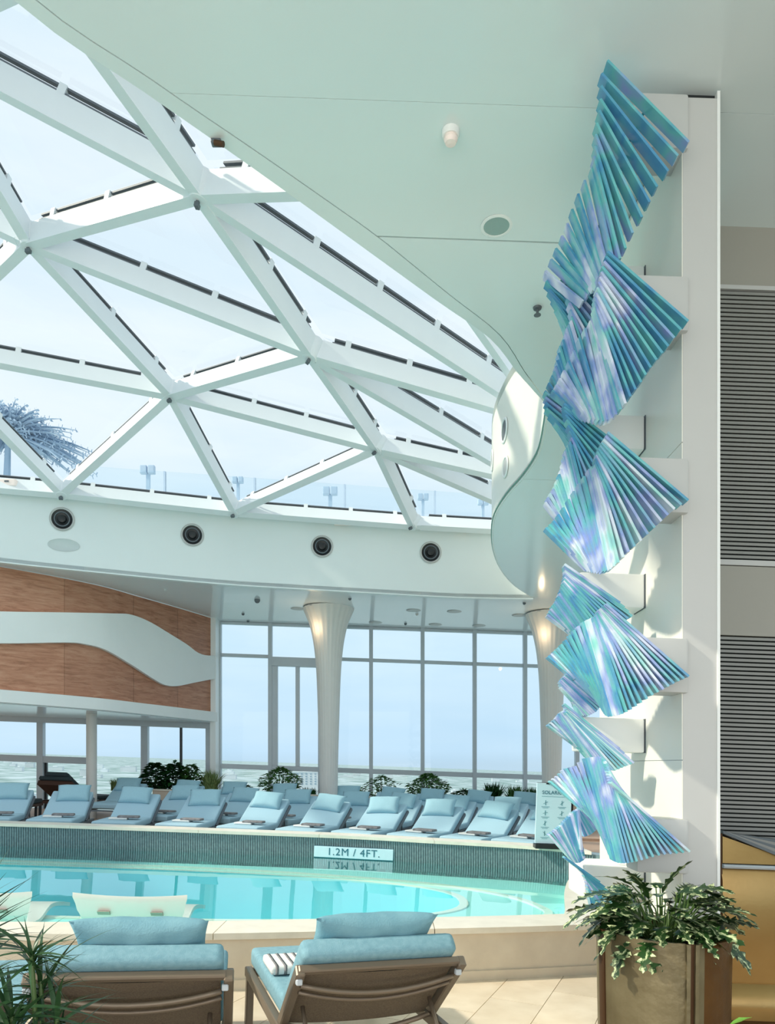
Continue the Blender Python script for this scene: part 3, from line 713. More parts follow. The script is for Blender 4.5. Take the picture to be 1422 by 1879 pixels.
for k, (px, py, tx_) in enumerate(((472, 1100, 'small grey box camera hanging from the far ceiling near the corner post'), (446, 1126, 'small dark sprinkler on the far ceiling above the first window bay'), (455, 1139, 'small black dome camera at the head of the first window'), (642, 1098, 'small dark sprinkler on far ceiling right of the flared column'), (765, 1126, 'small round ceiling fitting above the fourth mullion'), (744, 1144, 'small black sprinkler at the window head near the fourth mullion'), (962, 1106, 'tiny dark sprinkler on far ceiling beside the ring wall corner'), (303, 1081, 'tiny pale sensor on the far ceiling above the wood wall'))):
    d = C*F/(1379+.0355*px-py); p = G(px, d, C); r_ = empty('ceiling_sensor', p); tag(r_, tx_, 'sensor', 'small fittings on the far ceiling')
    s_ = .6 if k not in (0,) else 1.1
    MB().lathe([(.0, 0), (.05*s_, 0), (.05*s_, -.03*s_), (.03*s_, -.06*s_), (.0, -.07*s_)], p, 12).build('housing', GASKET if k not in (4, 7) else GREY, r_, smooth=True, auto=True)
for k, (px, py) in enumerate(((548, 1117), (690, 1142), (760, 1120), (835, 1122), (800, 1146), (880, 1148), (954, 1129))):
    d = C*F/(1379+.0355*px-py); p = G(px, d, C); m_ = MB().lathe([(.0, -.006), (.12, -.006), (.16, -.002), (.16, 0)], p, 24)
    tag(m_.build('ceiling_downlight', GREY, smooth=True), f"flush round downlight in the far ceiling, {['first','second','third','fourth','fifth','sixth','seventh'][k]} from the left", 'downlight', 'downlights in the far ceiling')
c = W(396, 266, 3.72); r_ = empty('edge_spotlight', c); tag(r_, 'small dark and brass fitting at the ceiling edge beside the upper dome node', 'spotlight')
MB().rbox(c.x-.02, c.x+.03, c.y-.03, c.y+.01, c.z-.008, c.z+.02, .004, 1).build('bracket', GASKET, r_)
MB().tube([c+Vector((.0, -.02, -.005)), c+Vector((.045, -.03, -.022))], .014, 10).build('lamp_head', BRONZED, r_)
# ring-wall nozzles and junction boxes
fe = [Vector(p[:]) for p in far_edge]
def fhit(px):
    b = (px-711)/F
    for a, c in zip(fe, fe[1:]):
        fa, fc = a.x-b*a.y, c.x-b*c.y
        if fa*fc <= 0 and a.y > 9: t = fa/(fa-fc); return a.lerp(c, t), (c-a).normalized()
for k, (px, py) in enumerate(((114, 953), (353, 982), (591, 1003), (790, 1014))):
    q, t = fhit(px); c = W(px, py, q.y); nrm = Vector((t.y*-1, t.x, 0)); nrm = nrm if nrm.y < 0 else -nrm
    r_ = empty('jet_nozzle', c); tag(r_, f"black round air nozzle in the white ring wall, {['leftmost', 'second from left', 'third from left', 'rightmost'][k]} of four", 'air nozzle', 'air nozzles in the ring wall')
    M = Matrix.Translation(c+nrm*.0) @ nrm.to_track_quat('Z', 'Y').to_matrix().to_4x4()
    for nm, prof, mt in (('rim', [(.19, 0), (.20, .012), (.185, .03), (.165, .02), (.16, 0)], GREY), ('cup', [(.165, .02), (.15, .01), (.0, .004)], DARK), ('louvre_ring', [(.13, .012), (.125, .03), (.11, .03), (.105, .012)], GASKET), ('core', [(.07, .01), (.06, .05), (.03, .06), (.0, .06)], DARK)):
        m_ = MB().lathe(prof, (0, 0, 0), 32); m_.v = [M @ v_ for v_ in m_.v]; m_.build(nm, mt, r_, smooth=True, auto=True)
for k, (px, py, w) in enumerate(((15, 886, .14), (216, 914, .15), (435, 939, .15), (628, 956, .15), (848, 968, .14))):
    q, t = fhit(px); c = W(px, py, q.y-.12); r_ = empty('junction_box', c)
    tag(r_, f"small white box on the ring wall top edge, {['first', 'second', 'third', 'fourth', 'fifth'][k]} from the left", 'junction box', 'white boxes along the ring wall')
    MB().rbox(c.x-w, c.x+w, c.y-.05, c.y+.08, c.z-.06, c.z+.05, .015).build('case', SEAT, r_)
    MB().box(c.x-.035, c.x+.035, c.y-.056, c.y-.048, c.z-.005, c.z+.02).build('lens', GASKET, r_)
q, t = fhit(117); c = W(117, 1000, q.y-.01); M = Matrix.Translation(c) @ Vector((-t.y, t.x, 0) if -t.y < 0 else (t.y, -t.x, 0)).to_track_quat('Z', 'Y').to_matrix().to_4x4()
m_ = MB().lathe([(.0, .006), (.24, .006), (.25, 0)], (0, 0, 0), 32); m_.v = [M @ Vector((v_.x, v_.y*.42, v_.z)) for v_ in m_.v]
tag(m_.build('flush_speaker', mat('flush_speaker_grey', rgb(205, 214, 213), .5, noise_amt=.2), smooth=True), 'faint oval flush speaker in the ring wall below the leftmost nozzle', 'speaker')
# on the cream near wall: dark oval ports
ee = [Vector(p[:]) for p in e1]
def nhit(px):
    b = (px-711)/F; best = None
    for a, c in zip(ee, ee[1:]):
        fa, fc = a.x-b*a.y, c.x-b*c.y
        if fa*fc <= 0 and a.y > 6 and a.y < 9.6: t = fa/(fa-fc); best = (a.lerp(c, t), (c-a).normalized())
    return best
for k, (px, py, s_, mt, lb) in enumerate(((926, 790, .14, GASKET, 'grey round air nozzle in the cream inner wall beside the ceiling curve'), (904, 845, .13, GASKET, 'edge-on air nozzle at the left edge of the cream inner wall'), (928, 857, .12, GREY, 'faint round flush speaker on the cream inner wall below a nozzle'))):
    h = nhit(px)
    if not h: continue
    q, t = h; c = W(px, py, q.y); nrm = Vector((-t.y, t.x, 0)); nrm = nrm if nrm.x < 0 else -nrm
    M = Matrix.Translation(c+nrm*.004) @ nrm.to_track_quat('Z', 'Y').to_matrix().to_4x4()
    r_ = empty('wall_nozzle', c); tag(r_, lb, 'air nozzle' if k < 2 else 'speaker', 'fittings in the cream inner wall')
    m_ = MB().lathe([(.0, .004), (s_*.8, .004)], (0, 0, 0), 28); m_.v = [M @ v_ for v_ in m_.v]; m_.build('face', mt, r_)
    m_ = MB().lathe([(s_*.8, .004), (s_*.85, .015), (s_, .008), (s_*1.02, 0)], (0, 0, 0), 28); m_.v = [M @ v_ for v_ in m_.v]; m_.build('rim', WHITE, r_, smooth=True)

# ================================================================== right hand: louvred wall
RW = 4.16
def rw(x0, x1, z0, z1, d0, d1, name, m, parent=None):
    return MB().hexa([P(x0, d0, z0), P(x1, d0, z0), P(x1, d1, z0), P(x0, d1, z0), P(x0, d0, z1), P(x1, d0, z1), P(x1, d1, z1), P(x0, d1, z1)]).build(name, m, parent)
wr = rw(1.70, 5.5, 2.77, C, RW, RW+.05, 'wall_back_right', TAUPE); tag(wr, kind='structure')
rw(1.70, 5.5, -1.6, 2.77, RW+.05, RW+.09, 'backing_panel', SLATBK, wr)
rw(1.70, 5.5, .80, 1.19, RW, RW+.05, 'plain_panel', TAUPE, wr)
rw(1.70, 5.5, 1.195, 1.225, RW-.004, RW+.05, 'reveal_strip', GREY, wr)
rw(1.70, 5.5, 2.745, 2.768, RW-.006, RW+.05, 'reveal_strip', GREY, wr)
sm = None
def slats(z0, z1, pitch=.0243):
    global sm
    z = z0
    while z < z1:
        if sm is None:
            o = MB().hexa([Vector((0, 0, lv(0))), Vector((3.8, 0, lv(3.8))), Vector((3.8, .03, lv(3.8)+.006)), Vector((0, .03, .006)), Vector((0, 0, .0155)), Vector((3.8, 0, lv(3.8)+.0155)), Vector((3.8, .03, lv(3.8)+.012)), Vector((0, .03, .012))]).build('slat', SLAT, None)
            sm = o.data; o.parent = wr
        else:
            o = bpy.data.objects.new('slat', sm); COL.objects.link(o); o.parent = wr
        o.location = P(1.70, RW, z); z += pitch
slats(1.235, 2.74); slats(-.95, .79)
# ================================================================== white pillar carrying the sculpture
pil = empty('sculpture_pillar', P(1.3, 3.5, -1.6)); tag(pil, 'tall white pillar with protruding box shelves behind the blue sculpture', 'pillar')
PD = 3.33
def fx(px, d): return (px-711)/F*d
PT = 3.055
def pbox(x0, x1, y0, y1, z0, z1, nm, m, sh=0):
    mb = MB(); 
    mb.hexa([P(x0, y0-sh, z0), P(x1, y0, z0), P(x1, y1, z0), P(x0, y1, z0), P(x0, y0-sh, z1), P(x1, y0, z1), P(x1, y1, z1), P(x0, y1, z1)])
    return mb.build(nm, m, pil)
xp0, xp1 = fx(1253, PD), fx(1320, PD)
pbox(xp0, xp1, PD, PD+.9, -1.6, PT, 'post', GREY)
pbox(xp0+.01, xp1-.004, PD+.02, PD+.8, PT, PT+.03, 'top_gap', DARK)
pbox(xp1-.012, xp1+.001, PD-.006, PD+.02, -1.6, PT+.03, 'edge_trim', WHITE)
# deep left flank of the pillar, in three panels
SX = xp0
for (z0, z1) in ((-1.6, .068), (.072, 1.50), (1.504, 3.02)):
    pbox(SX-.004, SX+.02, PD+.002, 4.62, z0, z1, 'flank_panel', CREAM)
# big shelf boxes at the front corner
for ztop in (3.05, 2.235, 1.42, .615, -.195):
    h = .245; x0 = fx(1158 if ztop > 0 else 1166, PD); x1 = fx(1262, PD)-.005
    mb = MB().rbox(x0, x1, PD-.025, PD+.14, ztop-h, ztop, .012, 2)
    for v_ in mb.v: v_.z += EYE+lv(v_.x)
    mb.build('shelf_box', GREY, pil, smooth=True, auto=True)
for ztop in (2.615, 1.845, 1.03, .285, -.48):
    h = .175; d_ = 3.8; x0 = fx(1064, d_); x1 = SX-.008
    if ztop > 2.5: x0 = fx(1052, d_)
    if ztop < 0: x0 = fx(1072, d_)
    mb = MB().rbox(x0, x1, d_, d_+(.18 if ztop > 0 else .34), ztop-h, ztop, .012, 2)
    for v_ in mb.v: v_.z += EYE+lv(v_.x)
    mb.build('rear_shelf_box', WHITE, pil, smooth=True, auto=True)
    pbox(x1, x1+.005, d_-.004, d_+.17, ztop-h, ztop, 'shadow_gap', GASKET)

# ================================================================== sculpture
scu = empty('glass_blade_sculpture', P(1.1, 3.4, -1.6)); tag(scu, 'tall twisting sculpture of blue and teal blades fixed to the white pillar', 'sculpture')
def fan(Lp, Rp, dl, dr, n):
    """blades between matching near-edge end points (px, py) of the two ends; dl, dr: depths along the fan"""
    assert len(Lp) == len(Rp)
    def at(Q, t):
        k = t*(len(Q)-1); i = min(int(k), len(Q)-2); f_ = k-i; return Q[i][0]+(Q[i+1][0]-Q[i][0])*f_, Q[i][1]+(Q[i+1][1]-Q[i][1])*f_
    dep = lambda D, t: D[0]+(D[1]-D[0])*t if len(D) == 2 else interp([0, .5, 1], D, t)
    w = .056; th = .011 if max(q[1] for q in Rp) < 1200 else .010
    ctr = []
    for i in range(n):
        t = i/(n-1); ctr.append((W(*at(Lp, t), dep(dl, t)), W(*at(Rp, t), dep(dr, t))))
    sp = MB().tube([(a.lerp(b, .5))+Vector((0, w+.006, 0)) for a, b in ctr], .006, 6).build('fan_spine', BLADE_EDGE, scu)
    for a, b in ctr:
        t_ = (b-a).normalized(); nn_ = Vector((t_.z, 0, -t_.x)).normalized()*th/2; y = Vector((0, w, 0))
        MB().hexa([a-nn_, b-nn_, b-nn_+y, a-nn_+y, a+nn_, b+nn_, b+nn_+y, a+nn_+y]).build('blade', BLADE, sp)
DF, DG = (3.17, 3.30, 3.75), (3.19, 3.22, 3.58)
# five front fans
fan([(1115, 110), (1104, 134), (1103, 157), (1102, 181), (1100, 202), (1095, 225), (1094, 246), (1093, 267), (1091, 286), (1087, 305), (1073, 330), (1061, 355), (1050, 383), (1041, 409), (1031, 432), (1020, 455), (1011, 475), (1001, 496)],
    [(1264, 260), (1244, 285), (1226, 313), (1206, 342), (1192, 370), (1178, 398), (1161, 427), (1148, 455), (1138, 474), (1128, 488), (1118, 500), (1112, 512), (1104, 515), (1098, 520), (1092, 525), (1086, 530), (1080, 540), (1070, 552)], DF, DG, 18)
fan([(1115, 461), (1110, 475), (1105, 490), (1102, 505), (1098, 520), (1095, 535), (1093, 548), (1092, 562), (1092, 576), (1083, 589), (1066, 612), (1050, 650), (1036, 677), (1024, 700), (1014, 716)],
    [(1263, 589), (1242, 613), (1225, 637), (1208, 656), (1191, 678), (1178, 699), (1162, 720), (1148, 740), (1134, 757), (1122, 768), (1110, 772), (1098, 770), (1088, 767), (1078, 765), (1070, 762)], DF, DG, 23)
fan([(1115, 793), (1108, 805), (1103, 815), (1098, 825), (1095, 836), (1094, 848), (1092, 852), (1083, 858), (1066, 882), (1048, 908), (1030, 936), (1014, 957), (1002, 968)],
    [(1263, 918), (1240, 932), (1218, 952), (1195, 974), (1172, 996), (1152, 1014), (1135, 1032), (1122, 1044), (1110, 1048), (1100, 1047), (1092, 1045), (1085, 1043), (1079, 1042)], DF, DG, 23)
fan([(1112, 1108), (1106, 1112), (1102, 1116), (1099, 1120), (1097, 1125), (1094, 1130), (1088, 1132), (1071, 1140), (1052, 1157), (1034, 1178), (1018, 1193), (1006, 1204)],
    [(1264, 1241), (1244, 1250), (1222, 1262), (1200, 1274), (1176, 1290), (1155, 1304), (1138, 1312), (1124, 1314), (1118, 1311), (1113, 1303), (1110, 1295), (1107, 1288)], DF, DG, 26)
fan([(1122, 1436), (1120, 1425), (1117, 1412), (1113, 1402), (1108, 1392), (1100, 1388), (1090, 1389), (1076, 1391), (1054, 1407), (1036, 1411), (1024, 1424), (1010, 1434)],
    [(1266, 1563), (1240, 1566), (1215, 1568), (1190, 1575), (1168, 1581), (1150, 1584), (1138, 1584), (1128, 1580), (1120, 1560), (1113, 1540), (1109, 1525), (1107, 1518)], DF, DG, 26)
# rear fans
fan([(1001, 500), (1003, 520), (1013, 540), (1022, 560), (1032, 582), (1040, 600), (1046, 620)], [(1072, 556), (1078, 590), (1076, 625), (1072, 655), (1066, 680), (1060, 700), (1056, 715)], (3.75, 3.9), (3.75, 3.9), 9)
fan([(1032, 474), (1033, 495), (1037, 515), (1042, 540), (1046, 560), (1050, 580)], [(1150, 572), (1138, 590), (1125, 615), (1110, 640), (1100, 665), (1090, 690)], (3.66, 3.7), (3.66, 3.7), 9)
fan([(1048, 588), (1042, 598), (1036, 617), (1027, 636), (1023, 659), (1018, 678), (1012, 691), (1000, 717)], [(1085, 710), (1078, 725), (1068, 738), (1060, 745), (1054, 750), (1050, 752), (1047, 755), (1044, 758)], (3.7, 3.98), (3.7, 3.98), 13)
fan([(1000, 719), (1001, 735), (1003, 752), (1018, 771), (1031, 786), (1043, 802), (1052, 826)], [(1066, 765), (1070, 790), (1072, 815), (1070, 840), (1067, 860), (1064, 880), (1062, 895)], (3.95, 4.05), (3.95, 4.05), 11)
fan([(1035, 740), (1036, 752), (1040, 770), (1046, 790), (1052, 815)], [(1150, 828), (1135, 848), (1120, 870), (1100, 890), (1078, 905)], (3.66, 3.7), (3.66, 3.7), 9)
fan([(1046, 810), (1042, 818), (1038, 826), (1035, 840), (1031, 858), (1025, 872), (1020, 887), (1014, 898), (1006, 909), (1001, 921)], [(1072, 912), (1068, 922), (1064, 932), (1060, 940), (1057, 948), (1054, 955), (1050, 962), (1048, 968), (1046, 972), (1044, 976)], (3.7, 3.95), (3.7, 3.95), 14)
fan([(1036, 1035), (1037, 1042), (1038, 1050), (1036, 1060), (1034, 1070), (1028, 1085), (1022, 1100), (1013, 1112), (1005, 1128)],
    [(1138, 1106), (1161, 1130), (1140, 1142), (1120, 1150), (1100, 1155), (1085, 1165), (1072, 1170), (1060, 1168), (1052, 1162)], (3.62, 3.66, 3.85), (3.62, 3.64, 3.85), 24)
fan([(1040, 1236), (1036, 1240), (1032, 1244), (1028, 1250), (1030, 1260), (1042, 1270), (1050, 1276)], [(1107, 1290), (1102, 1297), (1095, 1305), (1088, 1309), (1080, 1313), (1072, 1313), (1064, 1312)], (3.7, 3.8), (3.7, 3.8), 13)
fan([(1036, 1292), (1040, 1298), (1042, 1305), (1040, 1308), (1034, 1304), (1028, 1308), (1020, 1318), (1006, 1330)],
    [(1137, 1374), (1163, 1400), (1150, 1405), (1131, 1413), (1112, 1412), (1092, 1402), (1078, 1388), (1064, 1372)], (3.62, 3.66, 3.85), (3.62, 3.64, 3.85), 22)
fan([(1066, 1482), (1064, 1483), (1062, 1486), (1060, 1490), (1058, 1494)], [(1098, 1519), (1092, 1525), (1086, 1530), (1080, 1533), (1074, 1535)], (3.8, 3.82), (3.8, 3.82), 9)
fan([(1062, 1486), (1056, 1489), (1050, 1493), (1044, 1500), (1037, 1507), (1031, 1515), (1024, 1520), (1017, 1526), (1008, 1532)], [(1068, 1560), (1071, 1568), (1073, 1575), (1070, 1579), (1066, 1581), (1064, 1583), (1060, 1583), (1056, 1583), (1054, 1582)], (3.65, 3.75), (3.65, 3.75), 18)
fan([(1037, 1574), (1055, 1588), (1070, 1600), (1078, 1618), (1082, 1640)], [(1101, 1619), (1130, 1650), (1120, 1661), (1104, 1668), (1088, 1668)], (3.62, 3.68), (3.62, 3.68), 14)

# ================================================================== bronze console lower right
br = empty('bronze_console', P(2.2, 3.95, -1.6)); tag(br, 'brushed bronze console with slanted dark hood against the louvred wall', 'console')
x0, x1 = 1.79, 3.2
def extr(prof, nm, m, xa=x0, xb=x1):
    mb = MB(); n = len(prof)
    for x in (xa, xb): mb.v += [P(x, y, z) for y, z in prof]
    for i in range(n): j = (i+1) % n; mb.f.append((i, j, n+j, n+i)); mb.m.append(0)
    mb.f += [tuple(range(n)), tuple(range(n, 2*n))[::-1]]; mb.m += [0, 0]
    return mb.build(nm, m, br, smooth=True, auto=True)
cur = [(3.96-.07*math.sin(math.pi*t)**.7 if 0 < t < 1 else 3.96, -1.05+.56*t) for t in [i/10 for i in range(11)]]
body = [(4.14, -1.10)]+[(3.96, -1.10)]+[(3.95, -.9), (3.945, -.7), (3.95, -.55), (3.97, -.49)]+[(4.14, -.49)]
extr(body, 'body', BRONZE)
extr([(4.14, -1.31), (3.94, -1.31), (3.90, -1.28), (3.885, -1.22), (3.90, -1.15), (3.95, -1.10), (4.14, -1.10)], 'foot_roll', BRONZE)
extr([(4.12, -1.6), (3.98, -1.6), (3.98, -1.31), (4.12, -1.31)], 'plinth', BRONZED)
extr([(4.14, -.485), (3.94, -.485), (3.93, -.475), (3.94, -.465), (4.14, -.465)], 'edge_bead', ALU)
# slanted upper panel falling to the right, with layered dark hood
def slant(y0, y1, zl, zr_, zb, nm, m, th=.01, xr=x1):
    k = (zr_-zl)/(fx(1422, 3.95)-fx(1325, 3.95))
    f_ = lambda x: zl+k*(x-x0)
    zr2 = max(zb+.01, f_(x0+.42)); xq = x0+.42
    return MB().hexa([P(x0, y0, zb), P(xq, y0, min(zb, zr2)), P(xq, y1, min(zb, zr2)), P(x0, y1, zb), P(x0, y0, zl), P(xq, y0, zr2), P(xq, y1, zr2), P(x0, y1, zl)]).build(nm, m, br)
slant(3.96, 4.13, -.315, -.405, -.46, 'upper_panel', BRONZE)
for k in range(5):
    a = W(1327+k*5, 1524+k*1.5, 3.93+k*.012); b = W(1470, 1583-k*9, 3.93+k*.012); tt = Vector((0, 0, -.016-.004*k))
    MB().hexa([a+tt, b+tt, b+tt+Vector((0, .12, 0)), a+tt+Vector((0, .12, 0)), a, b, b+Vector((0, .12, 0)), a+Vector((0, .12, 0))]).build('hood_layer', SLAT if k % 2 else GASKET, br)
MB().box(x0-.006, x0+.004, 3.96, 4.13, P(x0, 0, -1.6).z, P(x0, 0, -.30).z).build('side_plate', BRONZED, br)

# ================================================================== loungers
def cushion(mb, L_, W_, T_, M, r=.03):
    mb.rbox(-W_/2, W_/2, 0, L_, 0, T_, r, 3, M=M)
def lounger_far(name):
    r_ = empty(name, (0, 0, 0)); Wd = .61; hs = .20; a = R(27); BL = .74; SR = 1.0
    fm = MB()
    for s in (-1, 1): fm.box(s*Wd/2-.02, s*Wd/2+.02, .0, 1.62, hs-.03, hs+.02)
    for y in (0, .6, 1.02, 1.58): fm.box(-Wd/2, Wd/2, y, y+.04, hs-.03, hs+.0)
    fm.build('frame', FRAMED, r_, local=True)
    for sx in (-1, 1):
        for y in (.06, 1.5): MB().box(sx*Wd/2-.02, sx*Wd/2+.02, y, y+.045, 0, hs-.03).build('leg', FRAMED, r_, local=True)
    mb = MB(); cushion(mb, SR, Wd, .10, Matrix.Translation((0, -.02, hs+.02))); mb.build('seat_cushion', FABRIC, r_, smooth=True, local=True)
    M = Matrix.Translation((0, SR-.02, hs+.03)) @ Matrix.Rotation(a, 4, 'X')
    mb = MB(); cushion(mb, BL, Wd, .10, M); mb.build('back_cushion', FABRIC, r_, smooth=True, local=True)
    bf = MB()
    for s in (-1, 1): bf.box(s*Wd/2-.02, s*Wd/2+.02, .02, BL-.03, -.04, 0, M=M)
    bf.box(-Wd/2, Wd/2, BL-.05, BL-.02, -.04, 0, M=M); bf.build('back_frame', FRAMED, r_, local=True)
    q = M @ Vector((0, BL*.6, -.03))
    for s in (-1, 1): MB().tube([Vector((s*.28, q.y, q.z)), Vector((s*.28, q.y+.06, hs))], .012, 6).build('back_strut', FRAMED, r_, local=True)
    return r_, M
def pillow_mesh(wd, ht, th, seed=0, n=14, wrinkle=.004):
    mb = MB(); rnd = random.Random(seed); ph = [rnd.uniform(0, 6) for _ in range(4)]
    def pt(u, v, s):
        e = (1-abs(u)**2.6)*(1-abs(v)**2.6); e = max(e, 0)**.42
        px_ = u*wd/2*(1-.07*(1-abs(u)**2)*0-.06*(1-v*v)*abs(u)**3); py_ = v*ht/2*(1-.10*(1-u*u)*abs(v)**3)
        k = 1+.0
        z = s*th/2*e*k+wrinkle*e*math.sin(9*u+ph[0]+3*v)*math.cos(4*v+ph[1])
        return Vector((px_, py_, z))
    for s in (1, -1):
        o = len(mb.v)
        for i in range(n+1):
            for j in range(n+1): mb.v.append(pt(-1+2*i/n, -1+2*j/n, s))
        for i in range(n):
            for j in range(n):
                q = (o+i*(n+1)+j, o+(i+1)*(n+1)+j, o+(i+1)*(n+1)+j+1, o+i*(n+1)+j+1); mb.f.append(q if s > 0 else q[::-1]); mb.m.append(0)
    return mb
def finish_pillow(mb, name, m, parent=None):
    o = mb.build(name, m, parent, smooth=True, local=True)
    bm = bmesh.new(); bm.from_mesh(o.data); bmesh.ops.remove_doubles(bm, verts=bm.verts[:], dist=1e-4); bmesh.ops.recalc_face_normals(bm, faces=bm.faces[:]); bm.to_mesh(o.data); bm.free()
    return o
ORD = ['first', 'second', 'third', 'fourth', 'fifth', 'sixth', 'seventh', 'eighth', 'ninth', 'tenth', 'eleventh']
proto, MBK = lounger_far('sun_lounger'); used = False
pprotos = [finish_pillow(pillow_mesh(.50, .34, .15, s), 'pillow', PILLOWM) for s in (1, 2)]
def towel_proto():
    r_ = empty('folded_towel', (0, 0, 0))
    MB().rbox(-.2, .06, -.09, .09, 0, .028, .012, 2).build('white_fold', TOWELW, r_, smooth=True, local=True)
    MB().rbox(-.08, .22, -.085, .095, .022, .056, .012, 2).build('grey_fold', TOWEL, r_, smooth=True, local=True)
    return r_
tproto = towel_proto(); cnt = {'l': 0, 'p': 0, 't': 0}
rnd = random.Random(5)
def add_set(x, y, head, rowname, k, zdeck=DK, pillow=True, towel=True, pjit=0, row_label='', steep=None):
    base = P(x, y, zdeck)
    o = proto if cnt['l'] == 0 else copy_tree(proto); cnt['l'] += 1
    place(o, base, head); tag(o, f'aqua cushioned sun lounger, {ORD[k]} from the left in the {row_label}', 'sun lounger', rowname)
    RM = Matrix.Translation(base) @ TILT @ Matrix.Rotation(head, 4, 'Z')
    if pillow:
        pp = pprotos[k % 2]; q = pp if not pp.get('label') else pp.copy()
        if q is not pp: COL.objects.link(q)
        M = RM @ MBK @ Matrix.Translation((rnd.uniform(-.05, .05)+pjit, .56, .165)) @ Matrix.Rotation(rnd.uniform(-.16, .12), 4, 'Z') @ Matrix.Rotation(R(20), 4, 'X')
        q.matrix_world = M; q.location = M.to_translation(); q.rotation_euler = M.to_euler()
        tag(q, f'aqua pillow on {ORD[k]} lounger from left, {row_label}', 'pillow', 'pillows: '+rowname)
    if towel:
        q = tproto if cnt['t'] == 0 else copy_tree(tproto); cnt['t'] += 1
        M = RM @ Matrix.Translation((.03, .42, .322)) @ Matrix.Rotation(rnd.uniform(-.1, .1), 4, 'Z')
        q.location = M.to_translation(); q.rotation_euler = M.to_euler()
        tag(q, f'folded towel on {ORD[k]} lounger from left, {row_label}', 'towel', 'towels: '+rowname)
fl_px = [-92, 27, 150, 269, 384, 494, 598, 702, 801, 897]
fl_d = [10.05, 10.12, 10.18, 10.2, 10.18, 10.12, 10.05, 9.97, 9.87, 9.74]
for k, (px, d) in enumerate(zip(fl_px, fl_d)):
    xl = fx(px, d); ang = interp([-6.5, -5.1, -1.6, .65, 1.4], [-17, -12, 14, 27, 30], xl); h = -R(ang)
    cxp = Vector((xl, d+.12))+Vector((math.cos(h), math.sin(h)))*.35
    add_set(cxp.x, cxp.y+.06, h, 'front row of loungers across the pool', k, row_label='front row across the pool', towel=True, pillow=True)
r2 = [335, 445, 549, 648, 740, 840, 935]
for k, px in enumerate(r2):
    d = 13.3; x = fx(px, d); ang = interp([-4, 2.2], [4, 22], x); h = -R(ang); dr = Vector((-math.sin(h), math.cos(h)))
    c = Vector((x, d))-dr*1.5
    add_set(c.x, c.y, h, 'middle row of loungers across the pool', k, row_label='middle row across the pool')
r3 = [238, 344, 430, 526, 642, 716, 789, 876, 966]
for k, px in enumerate(r3):
    d = 14.95; x = fx(px, d); ang = interp([-5, 2.6], [0, 14], x); h = -R(ang); dr = Vector((-math.sin(h), math.cos(h)))
    c = Vector((x, d))-dr*1.5
    add_set(c.x, c.y, h, 'back row of loungers by the planter', k, zdeck=DK+.05, row_label='back row by the planter', towel=False)
# low step the back row stands on
stp = MB().prism([(-5.0, 13.44), (4.4, 13.44), (4.4, 15.2), (-5.0, 15.2)], DK, DK+.05).build('floor_back_step', DECK); tag(stp, kind='structure')

# dark loungers outside the recess
def dark_lounger(px, d, head, lb):
    x = fx(px, d); r_ = empty('dark_lounger', P(x, d, DK), head); tag(r_, lb, 'sun lounger', 'dark wicker loungers in the recess')
    fm = MB(); 
    for s in (-1, 1): fm.box(s*.36-.02, s*.36+.02, 0, 1.9, .27, .32)
    fm.box(-.36, .36, 0, .04, .27, .32); fm.box(-.36, .36, 1.86, 1.9, .27, .32); fm.build('frame', BROWN, r_, local=True)
    for sx in (-1, 1):
        for y in (.1, 1.7): MB().box(sx*.36-.02, sx*.36+.02, y, y+.04, 0, .27).build('leg', DARK, r_, local=True)
    M = Matrix.Translation((0, 1.1, .32)) @ Matrix.Rotation(R(30), 4, 'X')
    MB().rbox(-.37, .37, 0, .8, -.1, -.0, .015, M=M).build('wicker_back', BROWN, r_, local=True)
    MB().rbox(-.35, .35, 0, .84, .0, .08, .025, M=M).build('back_cushion', BLKC, r_, smooth=True, local=True)
    MB().rbox(-.35, .35, 0, 1.12, .32, .4, .025).build('seat_cushion', BLKC, r_, smooth=True, local=True)
    MB().rbox(-.24, .24, .6, .86, .08, .17, .04, M=M).build('headrest', BLKC, r_, smooth=True, local=True)
dark_lounger(192, 16.2, R(170), 'dark brown wicker lounger with charcoal cushion facing away by recess window')
dark_lounger(66, 13.5, R(98), 'dark wicker lounger partly out of frame at the far left edge')

# ================================================================== planter & plants
plx = [(-4.75, 15.25), (-3.6, 15.28), (-1, 15.3), (2, 15.3), (4.4, 15.25)]
def planter():
    r_ = empty('planter_box', P(0, 15.2, DK)); tag(r_, 'long low cream planter wall below the tall windows', 'planter')
    pts_ = [Vector((interp([a for a, b in plx], [b for a, b in plx], x), 0)) for x in (0,)]
    xs = [-4.85, -3.7, -2.55, -1.4, -.25, .9, 2.05, 3.2, 4.35]
    f_ = lambda x: interp([a for a, b in plx], [b for a, b in plx], x)
    for a, b in zip(xs, xs[1:]):
        MB().hexa([P(a+.006, f_(a), DK), P(b-.006, f_(b), DK), P(b-.006, f_(b)+.04, DK), P(a+.006, f_(a)+.04, DK), P(a+.006, f_(a), DK+.56), P(b-.006, f_(b), DK+.56), P(b-.006, f_(b)+.04, DK+.56), P(a+.006, f_(a)+.04, DK+.56)]).build('front_panel', PLANTER, r_)
    MB().hexa([P(-4.85, f_(-4.85)-.02, DK+.56), P(4.35, f_(4.35)-.02, DK+.56), P(4.35, f_(4.35)+.1, DK+.56), P(-4.85, f_(-4.85)+.1, DK+.56), P(-4.85, f_(-4.85)-.02, DK+.59), P(4.35, f_(4.35)-.02, DK+.59), P(4.35, f_(4.35)+.1, DK+.59), P(-4.85, f_(-4.85)+.1, DK+.59)]).build('cap', STONE, r_)
    MB().prism([(-4.85, 15.36), (4.35, 15.36), (4.35, 16.15), (-4.85, 16.15)], DK, DK+.5).build('soil_bed', SOIL, r_)
planter()
SZ = DK+.5
